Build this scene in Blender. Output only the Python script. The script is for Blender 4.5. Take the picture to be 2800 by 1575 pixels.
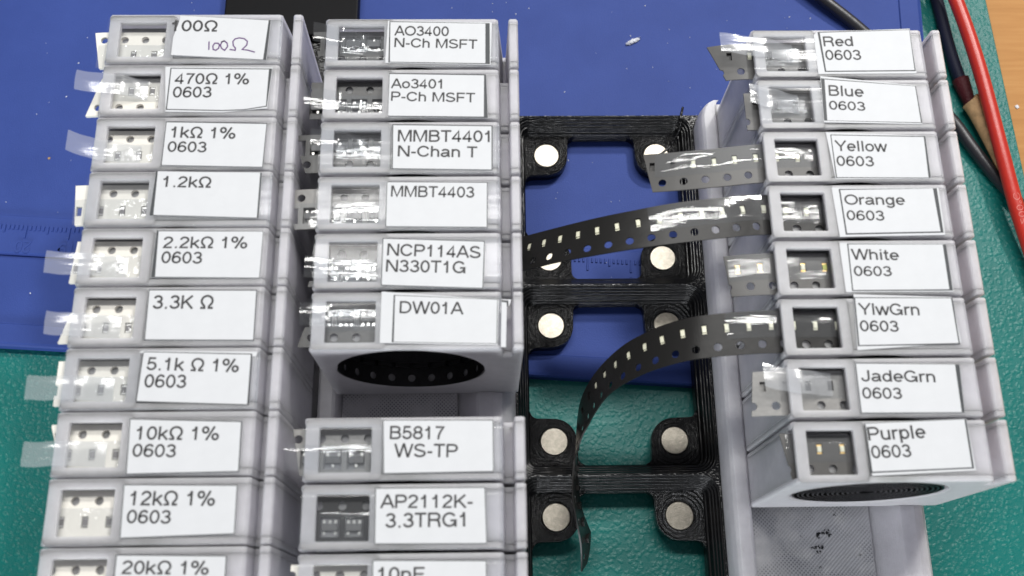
import bpy, bmesh, math, random
from mathutils import Vector, Matrix, noise
S = 0.001                      # everything below is written in millimetres
scene = bpy.context.scene
for o in list(bpy.data.objects): bpy.data.objects.remove(o)
COL = scene.collection

# ------------------------------------------------------------------ camera
cam = bpy.data.cameras.new('camera'); camo = bpy.data.objects.new('camera', cam); COL.objects.link(camo)
camo.location = (-26.629*S, -95.178*S, 218.816*S)
camo.rotation_euler = (0.330891, -0.0182901, -0.0137623)
cam.sensor_width = 36.0; cam.lens = 2802.55/2800*36.0
cam.clip_start = 0.005; cam.clip_end = 5.0
cam.dof.use_dof = True; cam.dof.focus_distance = 0.222; cam.dof.aperture_fstop = 19.0
scene.camera = camo
# ------------------------------------------------------------------ light
w = bpy.data.worlds.new('World'); scene.world = w; w.use_nodes = True
bg = w.node_tree.nodes['Background']; bg.inputs[0].default_value = (0.90, 0.93, 1.0, 1); bg.inputs[1].default_value = 0.20
def lamp(name, loc, target, sx, sy, power, col):
    l = bpy.data.lights.new(name, 'AREA'); l.shape = 'RECTANGLE'; l.size = sx; l.size_y = sy; l.energy = power; l.color = col
    o = bpy.data.objects.new(name, l); COL.objects.link(o); o.location = loc
    o.rotation_euler = (Vector(target)-Vector(loc)).to_track_quat('-Z', 'Y').to_euler()
    return o
lamp('ceiling_lamp', (0.0, 0.42, 1.15), (0, 0, 0), 0.80, 0.13, 10.2, (1.0, 0.985, 0.96))
lamp('ceiling_lamp', (0.46, 0.66, 1.0), (0, 0, 0), 0.14, 0.08, 8.6, (1.0, 0.98, 0.95))
lamp('front_fill', (-0.30, -1.25, 0.215), (0, 0, 0.02), 0.9, 0.15, 15.0, (0.93, 0.96, 1.0))  # added fill lamp, no real window: brightens the cartridges' near faces
scene.view_settings.view_transform = 'Standard'; scene.view_settings.look = 'None'
scene.view_settings.exposure = 0.0; scene.view_settings.gamma = 1.0
scene.cycles.use_denoising = True
scene.cycles.max_bounces = 8; scene.cycles.transparent_max_bounces = 16
scene.cycles.sample_clamp_indirect = 6.0
scene.cycles.caustics_reflective = False; scene.cycles.caustics_refractive = False

# ------------------------------------------------------------------ materials
def new_mat(name):
    m = bpy.data.materials.new(name); m.use_nodes = True
    return m, m.node_tree, m.node_tree.nodes['Principled BSDF']
def mmc(nt, scale=(1,1,1), rot=(0,0,0)):
    tc = nt.nodes.new('ShaderNodeTexCoord'); mp = nt.nodes.new('ShaderNodeMapping')
    mp.inputs['Scale'].default_value = tuple(1000*a for a in scale); mp.inputs['Rotation'].default_value = rot
    nt.links.new(tc.outputs['Object'], mp.inputs[0]); return mp.outputs[0]
def nd(nt, t, **kw):
    n = nt.nodes.new(t)
    for k, v in kw.items():
        if isinstance(k, str) and k in n.inputs: n.inputs[k].default_value = v
        else: setattr(n, k, v)
    return n
def noise_(nt, vec, sc, detail=2.0, rough=.5):
    n = nt.nodes.new('ShaderNodeTexNoise'); n.inputs['Scale'].default_value = sc; n.inputs['Detail'].default_value = detail
    n.inputs['Roughness'].default_value = rough; nt.links.new(vec, n.inputs['Vector']); return n.outputs['Fac']
def ramp(nt, fac, stops):
    r = nt.nodes.new('ShaderNodeValToRGB'); e = r.color_ramp.elements
    while len(e) < len(stops): e.new(.5)
    for k, (p, c) in enumerate(stops):
        e[k].position = p; e[k].color = (*c, 1) if not isinstance(c, float) else (c, c, c, 1)
    nt.links.new(fac, r.inputs[0]); return r.outputs[0]
def bump(nt, h, dist, strength=1.0, prev=None):
    b = nt.nodes.new('ShaderNodeBump'); b.inputs['Distance'].default_value = dist*S; b.inputs['Strength'].default_value = strength
    nt.links.new(h, b.inputs['Height'])
    if prev is not None: nt.links.new(prev, b.inputs['Normal'])
    return b.outputs[0]
def math_(nt, op, a, b):
    n = nt.nodes.new('ShaderNodeMath'); n.operation = op
    for i, x in enumerate((a, b)):
        if isinstance(x, (int, float)): n.inputs[i].default_value = x
        else: nt.links.new(x, n.inputs[i])
    return n.outputs[0]
def wave(nt, vec, sc, axis='Z', dist=0.0, dsc=1.0, kind='BANDS', prof='SIN'):
    n = nt.nodes.new('ShaderNodeTexWave'); n.wave_type = kind; n.wave_profile = prof
    if kind == 'BANDS': n.bands_direction = axis
    else: n.rings_direction = axis
    n.inputs['Scale'].default_value = sc; n.inputs['Distortion'].default_value = dist; n.inputs['Detail Scale'].default_value = dsc
    nt.links.new(vec, n.inputs['Vector']); return n.outputs['Fac']

def simple(name, col, rough=.5, spec=.5, metal=0.0, nsc=None, ndist=.02, var=0.0, vsc=.3):
    m, nt, p = new_mat(name)
    p.inputs['Base Color'].default_value = (*col, 1); p.inputs['Roughness'].default_value = rough
    p.inputs['Specular IOR Level'].default_value = spec; p.inputs['Metallic'].default_value = metal
    v = mmc(nt)
    if nsc: nt.links.new(bump(nt, noise_(nt, v, nsc, 3), ndist), p.inputs['Normal'])
    if var:
        c0 = tuple(max(0, a*(1-var)) for a in col); c1 = tuple(min(1, a*(1+var)) for a in col)
        nt.links.new(ramp(nt, noise_(nt, v, vsc, 4, .6), [(.3, c0), (.7, c1)]), p.inputs['Base Color'])
    return m

M = {}
def plastic(name, c, hatch=False):
    m, nt, p = new_mat(name)
    v = mmc(nt)
    col = ramp(nt, noise_(nt, v, .35, 4, .6), [(.3, tuple(a*.93 for a in c)), (.7, tuple(min(1, a*1.05) for a in c))])
    p.inputs['Roughness'].default_value = .42; p.inputs['Specular IOR Level'].default_value = .45
    p.inputs['Subsurface Weight'].default_value = 0.0 if hatch else 1.0; p.inputs['Subsurface Radius'].default_value = (1, .97, 1); p.inputs['Subsurface Scale'].default_value = .008
    ly = wave(nt, v, .8, 'Z')              # printed layers, 0.2 mm
    fine = noise_(nt, v, 3.0, 3)
    b = bump(nt, ly, .035, .7); b = bump(nt, fine, .05, .6, b)
    if hatch:
        v2 = mmc(nt, rot=(0, 0, math.radians(45)))
        a1 = wave(nt, v2, .55, 'X', .5, .3); a2 = wave(nt, v2, .55, 'Y', .5, .3)
        pit = math_(nt, 'MULTIPLY', a1, a2)
        area = ramp(nt, noise_(nt, v, .12, 2), [(.4, 0.15), (.62, 1.0)])
        pit = math_(nt, 'MULTIPLY', pit, area)
        dk = nt.nodes.new('ShaderNodeMix'); dk.data_type = 'RGBA'
        nt.links.new(ramp(nt, pit, [(.10, 0.0), (.6, 1.0)]), dk.inputs[0]); nt.links.new(col, dk.inputs[6])
        dk.inputs[7].default_value = (c[0]*.35, c[1]*.36, c[2]*.38, 1); col = dk.outputs[2]
        b = bump(nt, a1, .06, .6, b)
        if hatch == 'dirty':
            g = nt.nodes.new('ShaderNodeMix'); g.data_type = 'RGBA'
            nt.links.new(ramp(nt, noise_(nt, v, .16, 6, .62), [(.52, 0.0), (.68, .5)]), g.inputs[0])
            nt.links.new(col, g.inputs[6]); g.inputs[7].default_value = (.82, .81, .79, 1); col = g.outputs[2]
            g = nt.nodes.new('ShaderNodeMix'); g.data_type = 'RGBA'
            nt.links.new(ramp(nt, noise_(nt, v, .9, 5, .7), [(.69, 0.0), (.73, .8)]), g.inputs[0])
            nt.links.new(col, g.inputs[6]); g.inputs[7].default_value = (.09, .09, .10, 1); col = g.outputs[2]
    nt.links.new(col, p.inputs['Base Color']); nt.links.new(b, p.inputs['Normal'])
    return m
M['body'] = plastic('grey printed plastic', (.54, .53, .575))
M['rack'] = plastic('grey printed plastic of the racks', (.60, .59, .625))
M['floor'] = plastic('grey hatched plastic', (.50, .49, .515), True)
M['floor2'] = plastic('grey hatched stained plastic', (.56, .56, .58), 'dirty')

def black_print():
    m, nt, p = new_mat('black printed plastic')
    p.inputs['Base Color'].default_value = (.005, .005, .0055, 1); p.inputs['Roughness'].default_value = .24
    p.inputs['Specular IOR Level'].default_value = .45
    v = mmc(nt)
    z = wave(nt, v, .55, 'Z', .35, .4)
    vx = nt.nodes.new('ShaderNodeTexVoronoi'); vx.inputs['Scale'].default_value = 1.0; nt.links.new(mmc(nt, (1, 2.4, 1), (0, 0, .6)), vx.inputs['Vector'])
    geo = nt.nodes.new('ShaderNodeNewGeometry'); sep = nt.nodes.new('ShaderNodeSeparateXYZ'); nt.links.new(geo.outputs['True Normal'], sep.inputs[0])
    flat = math_(nt, 'GREATER_THAN', sep.outputs[2], .95)
    mix = nt.nodes.new('ShaderNodeMix'); mix.data_type = 'FLOAT'
    nt.links.new(flat, mix.inputs[0]); nt.links.new(z, mix.inputs[2]); nt.links.new(vx.outputs['Distance'], mix.inputs[3])
    b = bump(nt, mix.outputs[0], .15, 1.0); b = bump(nt, noise_(nt, mmc(nt, (.3, .3, 2.5)), 1.3, 3), .09, .9, b)
    nt.links.new(b, p.inputs['Normal']); return m
M['black'] = black_print()
def ring_print():
    m, nt, p = new_mat('black printed rings')
    p.inputs['Base Color'].default_value = (.005, .005, .0055, 1); p.inputs['Roughness'].default_value = .22; p.inputs['Specular IOR Level'].default_value = .6
    v = mmc(nt)
    r = wave(nt, v, .36, 'Z', 2.2, .6, 'RINGS'); b = bump(nt, r, .26, 1.0); b = bump(nt, noise_(nt, mmc(nt, (1, 2.4, 1), (0, 0, .7)), .95, 3, .65), .75, 1.0, b)
    nt.links.new(b, p.inputs['Normal']); return m
M['boss'] = ring_print()
M['magnet'] = simple('nickel plated magnet', (.27, .25, .212), .36, .5, 1.0, 3.0, .03, .22, .9)
def mat_blue():
    m, nt, p = new_mat('blue silicone')
    v = mmc(nt)
    col = ramp(nt, noise_(nt, v, .05, 5, .6), [(.3, (.030, .060, .25)), (.7, (.038, .073, .29))])
    sp = ramp(nt, noise_(nt, v, 5.0, 2, .7), [(.70, 0.0), (.80, .35)])
    mx = nt.nodes.new('ShaderNodeMix'); mx.data_type = 'RGBA'; nt.links.new(sp, mx.inputs[0]); nt.links.new(col, mx.inputs[6]); mx.inputs[7].default_value = (.16, .20, .50, 1)
    nt.links.new(mx.outputs[2], p.inputs['Base Color']); p.inputs['Roughness'].default_value = .55; p.inputs['Specular IOR Level'].default_value = .2
    b = bump(nt, noise_(nt, v, 3.5, 4, .7), .10, .8); nt.links.new(b, p.inputs['Normal']); return m
M['blue'] = mat_blue()
def leather():
    m, nt, p = new_mat('green embossed leather')
    v = mmc(nt)
    nz = nt.nodes.new('ShaderNodeTexNoise'); nz.inputs['Scale'].default_value = .9; nt.links.new(v, nz.inputs['Vector'])
    mx = nt.nodes.new('ShaderNodeMix'); mx.data_type = 'RGBA'; mx.inputs[0].default_value = .35; nt.links.new(v, mx.inputs[6]); nt.links.new(nz.outputs['Color'], mx.inputs[7])
    vo = nt.nodes.new('ShaderNodeTexVoronoi'); vo.feature = 'SMOOTH_F1'; vo.inputs['Scale'].default_value = .95; vo.inputs['Smoothness'].default_value = .25
    sc = nt.nodes.new('ShaderNodeVectorMath'); sc.operation = 'ADD'; nt.links.new(v, sc.inputs[0])
    s2 = nt.nodes.new('ShaderNodeVectorMath'); s2.operation = 'SCALE'; s2.inputs['Scale'].default_value = 1.1; nt.links.new(nz.outputs['Color'], s2.inputs[0]); nt.links.new(s2.outputs[0], sc.inputs[1])
    nt.links.new(sc.outputs[0], vo.inputs['Vector'])
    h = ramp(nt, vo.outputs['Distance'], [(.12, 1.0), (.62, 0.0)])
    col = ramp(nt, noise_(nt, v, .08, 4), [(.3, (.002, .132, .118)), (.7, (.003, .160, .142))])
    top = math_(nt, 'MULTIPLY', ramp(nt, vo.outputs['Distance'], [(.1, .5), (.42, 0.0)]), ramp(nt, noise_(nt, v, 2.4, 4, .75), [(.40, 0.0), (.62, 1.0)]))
    mm_ = nt.nodes.new('ShaderNodeMix'); mm_.data_type = 'RGBA'; nt.links.new(top, mm_.inputs[0]); nt.links.new(col, mm_.inputs[6]); mm_.inputs[7].default_value = (.10, .33, .28, 1)  # pale glints painted into the colour of the pebble tops
    nt.links.new(mm_.outputs[2], p.inputs['Base Color']); p.inputs['Roughness'].default_value = .38; p.inputs['Specular IOR Level'].default_value = .34
    b = bump(nt, h, .10, .7); b = bump(nt, noise_(nt, v, 3.2, 3, .7), .05, .8, b); nt.links.new(b, p.inputs['Normal']); return m
M['leather'] = leather()
def wood():
    m, nt, p = new_mat('pale wood')
    v = mmc(nt, (1.0, .09, 1)); v1 = mmc(nt)
    n1 = noise_(nt, mmc(nt, (.07, 1.1, 1), (0, 0, .06)), .5, 6, .6)
    col = ramp(nt, n1, [(.25, (.40, .180, .045)), (.5, (.47, .222, .062)), (.75, (.53, .270, .085))])
    nt.links.new(col, p.inputs['Base Color']); p.inputs['Roughness'].default_value = .5; p.inputs['Specular IOR Level'].default_value = .2
    nt.links.new(bump(nt, n1, .05, .5), p.inputs['Normal']); return m
M['wood'] = wood()
M['label'] = simple('white label paper', (.655, .67, .69), .5, .25, 0, 1.2, .03, .02)
M['ink'] = simple('black print ink', (.05, .05, .052), .5, .3)
M['border'] = simple('dark print border', (.055, .06, .065), .5, .3)
M['purple'] = simple('purple pen ink', (.10, .03, .16), .5, .3)
M['paper'] = simple('cream paper tape', (.87, .845, .77), .65, .2, 0, 2.5, .04, .03)
M['paper_in'] = simple('paper tape pocket', (.62, .59, .50), .7, .2)
M['carrier'] = simple('dark carrier plastic', (.015, .0145, .014), .34, .2, 0, .5, .03)
M['carrier_mid'] = simple('charcoal carrier plastic', (.075, .075, .074), .36, .4, 0, .8, .03)
M['carrier_lite'] = simple('grey carrier plastic', (.085, .083, .08), .4, .35, 0, .5, .03)
M['carrier_pale'] = simple('pale grey carrier plastic', (.25, .245, .235), .42, .5, 0, .8, .08)
M['carrier_blk'] = simple('black carrier plastic', (.008, .008, .009), .4, .35)
M['resistor'] = simple('dark resistor top', (.20, .19, .19), .5)
M['chip'] = simple('moulded chip body', (.10, .10, .10), .45, .5, 0, 3, .02)
M['solder'] = simple('tinned lead', (.75, .74, .70), .28, .5, 1.0)
M['led'] = simple('cream led body', (.80, .79, .62), .35, .5)
M['led_yellow'] = simple('yellow green led body', (.62, .66, .10), .35, .5)
M['gold'] = simple('gold led pad', (.80, .55, .22), .35, .5, .8)
def film(name, gl=.10, tint=(.96, .97, .98), rough=.10, milky=.10, bd=.12, bs=.9, vs=(.06, 1, .3)):
    m, nt, p = new_mat(name); nt.nodes.remove(p)
    out = nt.nodes['Material Output']; tr = nt.nodes.new('ShaderNodeBsdfTransparent'); tr.inputs[0].default_value = (*tint, 1)
    g = nt.nodes.new('ShaderNodeBsdfGlossy'); g.inputs['Roughness'].default_value = rough
    d = nt.nodes.new('ShaderNodeBsdfDiffuse'); d.inputs[0].default_value = (.75, .77, .80, 1)
    v = mmc(nt, vs); b = bump(nt, noise_(nt, v, bs, 3, .6), bd, 1.0); nt.links.new(b, g.inputs['Normal'])
    lw = nt.nodes.new('ShaderNodeLayerWeight'); lw.inputs[0].default_value = .25
    f = math_(nt, 'ADD', math_(nt, 'MULTIPLY', lw.outputs['Fresnel'], .35), gl)
    m1 = nt.nodes.new('ShaderNodeMixShader'); m1.inputs[0].default_value = milky; nt.links.new(tr.outputs[0], m1.inputs[1]); nt.links.new(d.outputs[0], m1.inputs[2])
    m2 = nt.nodes.new('ShaderNodeMixShader'); nt.links.new(f, m2.inputs[0]); nt.links.new(m1.outputs[0], m2.inputs[1]); nt.links.new(g.outputs[0], m2.inputs[2])
    nt.links.new(m2.outputs[0], out.inputs[0]); return m
M['film'] = film('clear cover film', .045, milky=.03, bd=.07, rough=.07)
M['film_milky'] = film('milky cover film', .05, milky=.24, rough=.14, bd=.08)
M['film_crumpled'] = film('crumpled cover film', .06, milky=.07, bd=.34, bs=.42, rough=.08, vs=(.7, 1, 1))
M['film_window'] = film('thin cover film', .032, milky=.03, bd=.09)
M['wrap'] = film('clear sticky film', .006, milky=.03, bd=.04, bs=.5)
M['red'] = simple('red silicone insulation', (.50, .028, .017), .33, .5, 0, .4, .05, .06)
M['blackins'] = simple('black cable insulation', (.022, .022, .026), .35, .5, 0, .6, .05)
M['navy'] = simple('navy insulation', (.008, .010, .030), .6, .3)
M['redprint'] = simple('pale print on cable', (.70, .17, .14), .5)
M['cork'] = simple('tan wood handle', (.42, .27, .135), .7, .3, 0, 2, .1, .25, .6)
M['boxblack'] = simple('black smooth plastic', (.004, .004, .005), .5, .12, 0, .5, .02)
M['crumb'] = simple('white crumb', (.75, .77, .82), .6)
M['maroon'] = simple('dark red boot', (.06, .006, .01), .6, .3, 0, 1.5, .2)
M['charcoal'] = simple('charcoal smudge flakes', (.03, .03, .033), .7, .2, 0, 3, .1)

# ------------------------------------------------------------------ helpers
def obj(name, me, mat=None, parent=None, loc=(0, 0, 0)):
    o = bpy.data.objects.new(name, me); COL.objects.link(o)
    if mat is not None and me is not None and not me.materials:
        for mm_ in (mat if isinstance(mat, (list, tuple)) else [mat]): me.materials.append(mm_)
    if parent: o.parent = parent
    o.location = tuple(a*S for a in loc)
    return o
def tag(o, label=None, cat=None, group=None, kind=None):
    if label: o['label'] = label
    if cat: o['category'] = cat
    if group: o['group'] = group
    if kind: o['kind'] = kind
    return o
def empty(name, loc): 
    o = bpy.data.objects.new(name, None); COL.objects.link(o); o.location = tuple(a*S for a in loc); o.empty_display_size = .002; return o
def mesh(name, verts, faces, smooth=False, mi=None):
    me = bpy.data.meshes.new(name); me.from_pydata([(x*S, y*S, z*S) for x, y, z in verts], [], faces)
    if mi: me.polygons.foreach_set('material_index', mi)
    if smooth: me.polygons.foreach_set('use_smooth', [True]*len(me.polygons))
    me.update(); return me
def bm_mesh(name, bm, smooth=False):
    bmesh.ops.recalc_face_normals(bm, faces=bm.faces)
    for v in bm.verts: v.co *= S
    me = bpy.data.meshes.new(name); bm.to_mesh(me); bm.free()
    if smooth: me.polygons.foreach_set('use_smooth', [True]*len(me.polygons))
    return me
def box_bm(bm, x0, y0, z0, x1, y1, z1, mi=0, bev=0):
    r = bmesh.ops.create_cube(bm, size=1.0)
    for v in r['verts']: v.co = Vector(((x0+x1)/2+v.co.x*(x1-x0), (y0+y1)/2+v.co.y*(y1-y0), (z0+z1)/2+v.co.z*(z1-z0)))
    fs = {f for v in r['verts'] for f in v.link_faces}
    for f in fs: f.material_index = mi
    if bev:
        es = {e for v in r['verts'] for e in v.link_edges}
        rr = bmesh.ops.bevel(bm, geom=list(es), offset=bev, segments=2, affect='EDGES', profile=.6)
        for f in rr['faces']: f.material_index = mi
def plate(name, loops, z0, z1, bevel=0.0, smooth=False):
    """flat outline(s) with holes, extruded between z0 and z1 (2-D curve fill)."""
    cu = bpy.data.curves.new(name, 'CURVE'); cu.dimensions = '2D'; cu.fill_mode = 'BOTH'
    for lp in loops:
        sp = cu.splines.new('POLY'); sp.points.add(len(lp)-1); sp.use_cyclic_u = True
        for p_, (x, y) in zip(sp.points, lp): p_.co = (x, y, 0, 1)
    cu.extrude = (z1-z0)/2 - bevel; cu.bevel_depth = bevel; cu.bevel_resolution = 1 if bevel else 0
    if bevel: cu.offset = -bevel
    o = bpy.data.objects.new('tmp', cu); COL.objects.link(o)
    me = bpy.data.meshes.new_from_object(o.evaluated_get(bpy.context.evaluated_depsgraph_get()))
    bpy.data.objects.remove(o); bpy.data.curves.remove(cu)
    bm = bmesh.new(); bm.from_mesh(me); bpy.data.meshes.remove(me)
    for v in bm.verts: v.co.z += (z0+z1)/2
    bmesh.ops.remove_doubles(bm, verts=bm.verts, dist=1e-4)
    return bm
def circ(cx, cy, r, n=48): return [(cx+r*math.cos(2*math.pi*k/n), cy+r*math.sin(2*math.pi*k/n)) for k in range(n)]
def rrect(x0, y0, x1, y1, r, n=6):
    out = []
    for (cx, cy, a0) in ((x1-r, y1-r, 0), (x0+r, y1-r, 90), (x0+r, y0+r, 180), (x1-r, y0+r, 270)):
        for k in range(n+1):
            a = math.radians(a0+90*k/n); out.append((cx+r*math.cos(a), cy+r*math.sin(a)))
    return out
def poly_plate(name, pts, z, th=.03):
    """thin sheet with any outline"""
    bm = bmesh.new(); vs = [bm.verts.new((x, y, z)) for x, y in pts]; f = bm.faces.new(vs)
    bmesh.ops.triangulate(bm, faces=[f]); r = bmesh.ops.extrude_face_region(bm, geom=bm.faces[:])
    for v in r['geom']:
        if isinstance(v, bmesh.types.BMVert): v.co.z += th
    return bm
def tube(name, pts, r, n=14, mat=None, parent=None, res=6, taper=None):
    P = spline(pts, res); V = []; F = []
    prev = Vector((0, 0, 1))
    for i, p_ in enumerate(P):
        t = (P[min(i+1, len(P)-1)]-P[max(i-1, 0)]).normalized()
        side = t.cross(prev).normalized(); up = side.cross(t).normalized()
        rr = r if taper is None else r*taper(i/(len(P)-1))
        for k in range(n):
            a = 2*math.pi*k/n; V.append(tuple(p_+side*(rr*math.cos(a))+up*(rr*math.sin(a))))
    for i in range(len(P)-1):
        for k in range(n): F.append((i*n+k, i*n+(k+1) % n, (i+1)*n+(k+1) % n, (i+1)*n+k))
    F.append(tuple(range(n))[::-1]); F.append(tuple((len(P)-1)*n+k for k in range(n)))
    return obj(name, mesh(name, V, F, True), mat, parent)
def spline(pts, res=6):
    P = [Vector(p_) for p_ in pts]; out = []
    for i in range(len(P)-1):
        a, b, c, d = P[max(i-1, 0)], P[i], P[i+1], P[min(i+2, len(P)-1)]
        for k in range(res):
            t = k/res; out.append(.5*((2*b)+(c-a)*t+(2*a-5*b+4*c-d)*t*t+(3*b-a-3*c+d)*t**3))
    out.append(P[-1]); return out
# ------------------------------------------------------------------ grotesque lettering drawn as strokes (cap height 1)
def _arc(cx, cy, rx, ry, a0, a1, n=10):
    return [(cx+rx*math.cos(math.radians(a0+(a1-a0)*k/n)), cy+ry*math.sin(math.radians(a0+(a1-a0)*k/n))) for k in range(n+1)]
_B, _T, _XH = .06, .94, .68        # centre lines of bottom, top and x-height
def _oval(x0, x1, y0, y1, n=24): return _arc((x0+x1)/2, (y0+y1)/2, (x1-x0)/2, (y1-y0)/2, 90, 450, n)
GL = {
 '0': (.76, [_oval(.11, .65, _B, _T)]),
 '1': (.76, [[(.13, .70), (.22, .71), (.34, .78), (.40, 1.0)], [(.40, .99), (.40, 0)]]),
 '2': (.76, [_arc(.38, .70, .26, .24, 175, -15, 12)+[(.52, .50), (.20, .22), (.12, .06), (.66, .06)]]),
 '3': (.76, [_arc(.37, .73, .24, .21, 165, -80, 12)+[(.32, .52)], [(.32, .52), (.42, .52)]+_arc(.38, .29, .28, .23, 80, -170, 12)]),
 '4': (.76, [[(.69, .27), (.09, .27), (.09, .30), (.50, .93), (.50, 0)]]),
 '5': (.76, [[(.62, _T), (.20, _T), (.14, .49)]+_arc(.37, .33, .28, .27, 140, -165, 14)]),
 '6': (.76, [_arc(.40, .68, .25, .26, 25, 100, 6)+[(.20, .82), (.12, .60), (.11, .36)]+_arc(.38, .32, .27, .26, 180, 540, 18)]),
 '7': (.76, [[(.10, _T), (.66, _T), (.46, .62), (.34, .30), (.30, 0)]]),
 '8': (.76, [_oval(.14, .62, .53, _T), _oval(.10, .66, _B, .53)]),
 '9': (.76, [_arc(.36, .32, .25, .26, -155, -80, 6)+[(.56, .18), (.64, .40), (.65, .64)]+_arc(.38, .68, .27, .26, 0, 360, 18)]),
 '.': (.38, [[(.13, .065), (.26, .065)]]),
 '-': (.46, [[(.06, .37), (.40, .37)]]),
 '%': (1.18, [_oval(.08, .44, .54, .96), _oval(.74, 1.10, .04, .46), [(.34, -.02), (.84, 1.02)]]),
 'Ω': (1.02, [[(.08, .06), (.36, .06), (.36, .16)]+_arc(.51, .58, .37, .38, 232, -52, 22)+[(.66, .16), (.66, .06), (.94, .06)]]),
 'A': (.90, [[(.04, 0), (.42, .96), (.48, .96), (.86, 0)], [(.18, .33), (.72, .33)]]),
 'B': (.90, [[(.14, 0), (.14, 1)], [(.14, _T), (.50, _T)]+_arc(.52, .735, .22, .205, 90, -90, 8)+[(.14, .53)], [(.50, .53)]+_arc(.54, .295, .25, .235, 90, -90, 8)+[(.14, _B)]]),
 'C': (.98, [_arc(.50, .50, .40, .44, 28, 332, 22)]),
 'D': (.98, [[(.14, _B), (.14, _T), (.44, _T)]+_arc(.46, .50, .40, .44, 90, -90, 12)+[(.10, _B)]]),
 'F': (.82, [[(.14, 0), (.14, _T), (.76, _T)], [(.14, .49), (.70, .49)]]),
 'G': (1.04, [_arc(.50, .50, .40, .44, 35, 318, 20)+[(.90, .44), (.56, .44)], [(.89, .46), (.89, 0)]]),
 'J': (.70, [[(.54, 1), (.54, .30)]+_arc(.31, .30, .23, .24, 0, -185, 10)]),
 'K': (.90, [[(.14, 0), (.14, 1)], [(.80, .98), (.15, .36)], [(.36, .58), (.84, 0)]]),
 'M': (1.12, [[(.13, 0), (.13, .94), (.21, .94), (.56, .04), (.91, .94), (.99, .94), (.99, 0)]]),
 'N': (.98, [[(.13, 0), (.13, .94), (.20, .94), (.78, .06), (.85, .06), (.85, 1)]]),
 'O': (1.06, [_oval(.09, .97, _B, _T)]),
 'P': (.88, [[(.14, 0), (.14, 1)], [(.14, _T), (.50, _T)]+_arc(.52, .70, .26, .24, 90, -90, 10)+[(.14, .46)]]),
 'R': (.96, [[(.14, 0), (.14, 1)], [(.14, _T), (.54, _T)]+_arc(.56, .715, .25, .225, 90, -90, 10)+[(.14, .49)], [(.56, .49), (.74, .42), (.79, .28), (.80, .08), (.85, 0)]]),
 'S': (.90, [_arc(.45, .72, .31, .22, 20, 200, 12)+[(.22, .58), (.64, .44)]+_arc(.45, .28, .34, .22, 35, -170, 14)]),
 'T': (.82, [[(.03, _T), (.79, _T)], [(.41, _T), (.41, 0)]]),
 'W': (1.28, [[(.05, 1), (.33, .04), (.37, .04), (.62, .96), (.66, .96), (.91, .04), (.95, .04), (1.23, 1)]]),
 'Y': (.90, [[(.04, 1), (.45, .42), (.86, 1)], [(.45, .44), (.45, 0)]]),
 'a': (.76, [_arc(.36, .50, .24, .18, 160, 5, 8)+[(.60, .20), (.62, .08), (.70, .05)], [(.60, .40), (.34, .36)]+_arc(.30, .21, .21, .15, 95, 290, 10)+[(.52, .16), (.60, .30)]]),
 'd': (.76, [[(.62, 0), (.62, 1)], _oval(.10, .60, _B, _XH)]),
 'e': (.76, [[(.12, .37), (.64, .37)]+_arc(.38, .37, .27, .31, 0, 318, 20)]),
 'g': (.76, [[(.62, .74), (.62, -.02)]+_arc(.37, -.04, .25, .19, 0, -165, 8), _oval(.10, .60, _B, _XH)]),
 'h': (.76, [[(.13, 0), (.13, 1)], [(.13, .40)]+_arc(.37, .45, .24, .23, 170, 0, 9)+[(.61, 0)]]),
 'i': (.34, [[(.17, 0), (.17, .74)], [(.17, .88), (.17, 1)]]),
 'k': (.70, [[(.13, 0), (.13, 1)], [(.62, .72), (.14, .27)], [(.30, .42), (.66, 0)]]),
 'l': (.34, [[(.17, 0), (.17, 1)]]),
 'n': (.76, [[(.13, 0), (.13, .74)], [(.13, .40)]+_arc(.37, .45, .24, .23, 170, 0, 9)+[(.61, 0)]]),
 'o': (.76, [_oval(.10, .66, _B, _XH)]),
 'p': (.76, [[(.14, -.28), (.14, .74)], _oval(.16, .66, _B, _XH)]),
 'r': (.48, [[(.13, 0), (.13, .74)], [(.13, .40)]+_arc(.39, .44, .26, .24, 165, 92, 5)+[(.46, .68)]]),
 't': (.44, [[(.20, .95), (.20, .16), (.26, .06), (.42, .06)], [(.03, .68), (.40, .68)]]),
 'u': (.76, [[(.13, .74), (.13, .29)]+_arc(.37, .29, .24, .23, 180, 350, 9), [(.61, .74), (.61, 0)]]),
 'w': (1.00, [[(.04, .74), (.26, .05), (.29, .05), (.49, .69), (.51, .69), (.71, .05), (.74, .05), (.96, .74)]]),
 '°': (.46, [_oval(.08, .38, .66, .96, 12)]),
 ' ': (.40, []),
}
def ribbon(pts, wd, V, F, z=0.0):
    pts = [Vector((p_[0], p_[1])) for p_ in pts]; q = [pts[0]]
    for p_ in pts[1:]:
        if (p_-q[-1]).length > 1e-4: q.append(p_)
    closed = len(q) > 3 and (q[0]-q[-1]).length < 1e-3
    if closed: q = q[:-1]
    n = len(q); b = len(V)
    for i, p_ in enumerate(q):
        a = q[i-1] if (i or closed) else None; c = q[(i+1) % n] if (i < n-1 or closed) else None
        t1 = (p_-a).normalized() if a is not None else None; t2 = (c-p_).normalized() if c is not None else None
        t1 = t1 or t2; t2 = t2 or t1; t = (t1+t2)
        t = t.normalized() if t.length > 1e-6 else t1
        k = min(1.6, 1/max(.35, t.dot(t1))); nn = Vector((-t.y, t.x))*(wd/2*k)
        V.append((p_.x+nn.x, p_.y+nn.y, z)); V.append((p_.x-nn.x, p_.y-nn.y, z))
    for i in range(n if closed else n-1):
        j = (i+1) % n; F.append((b+2*i, b+2*i+1, b+2*j+1, b+2*j))
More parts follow.
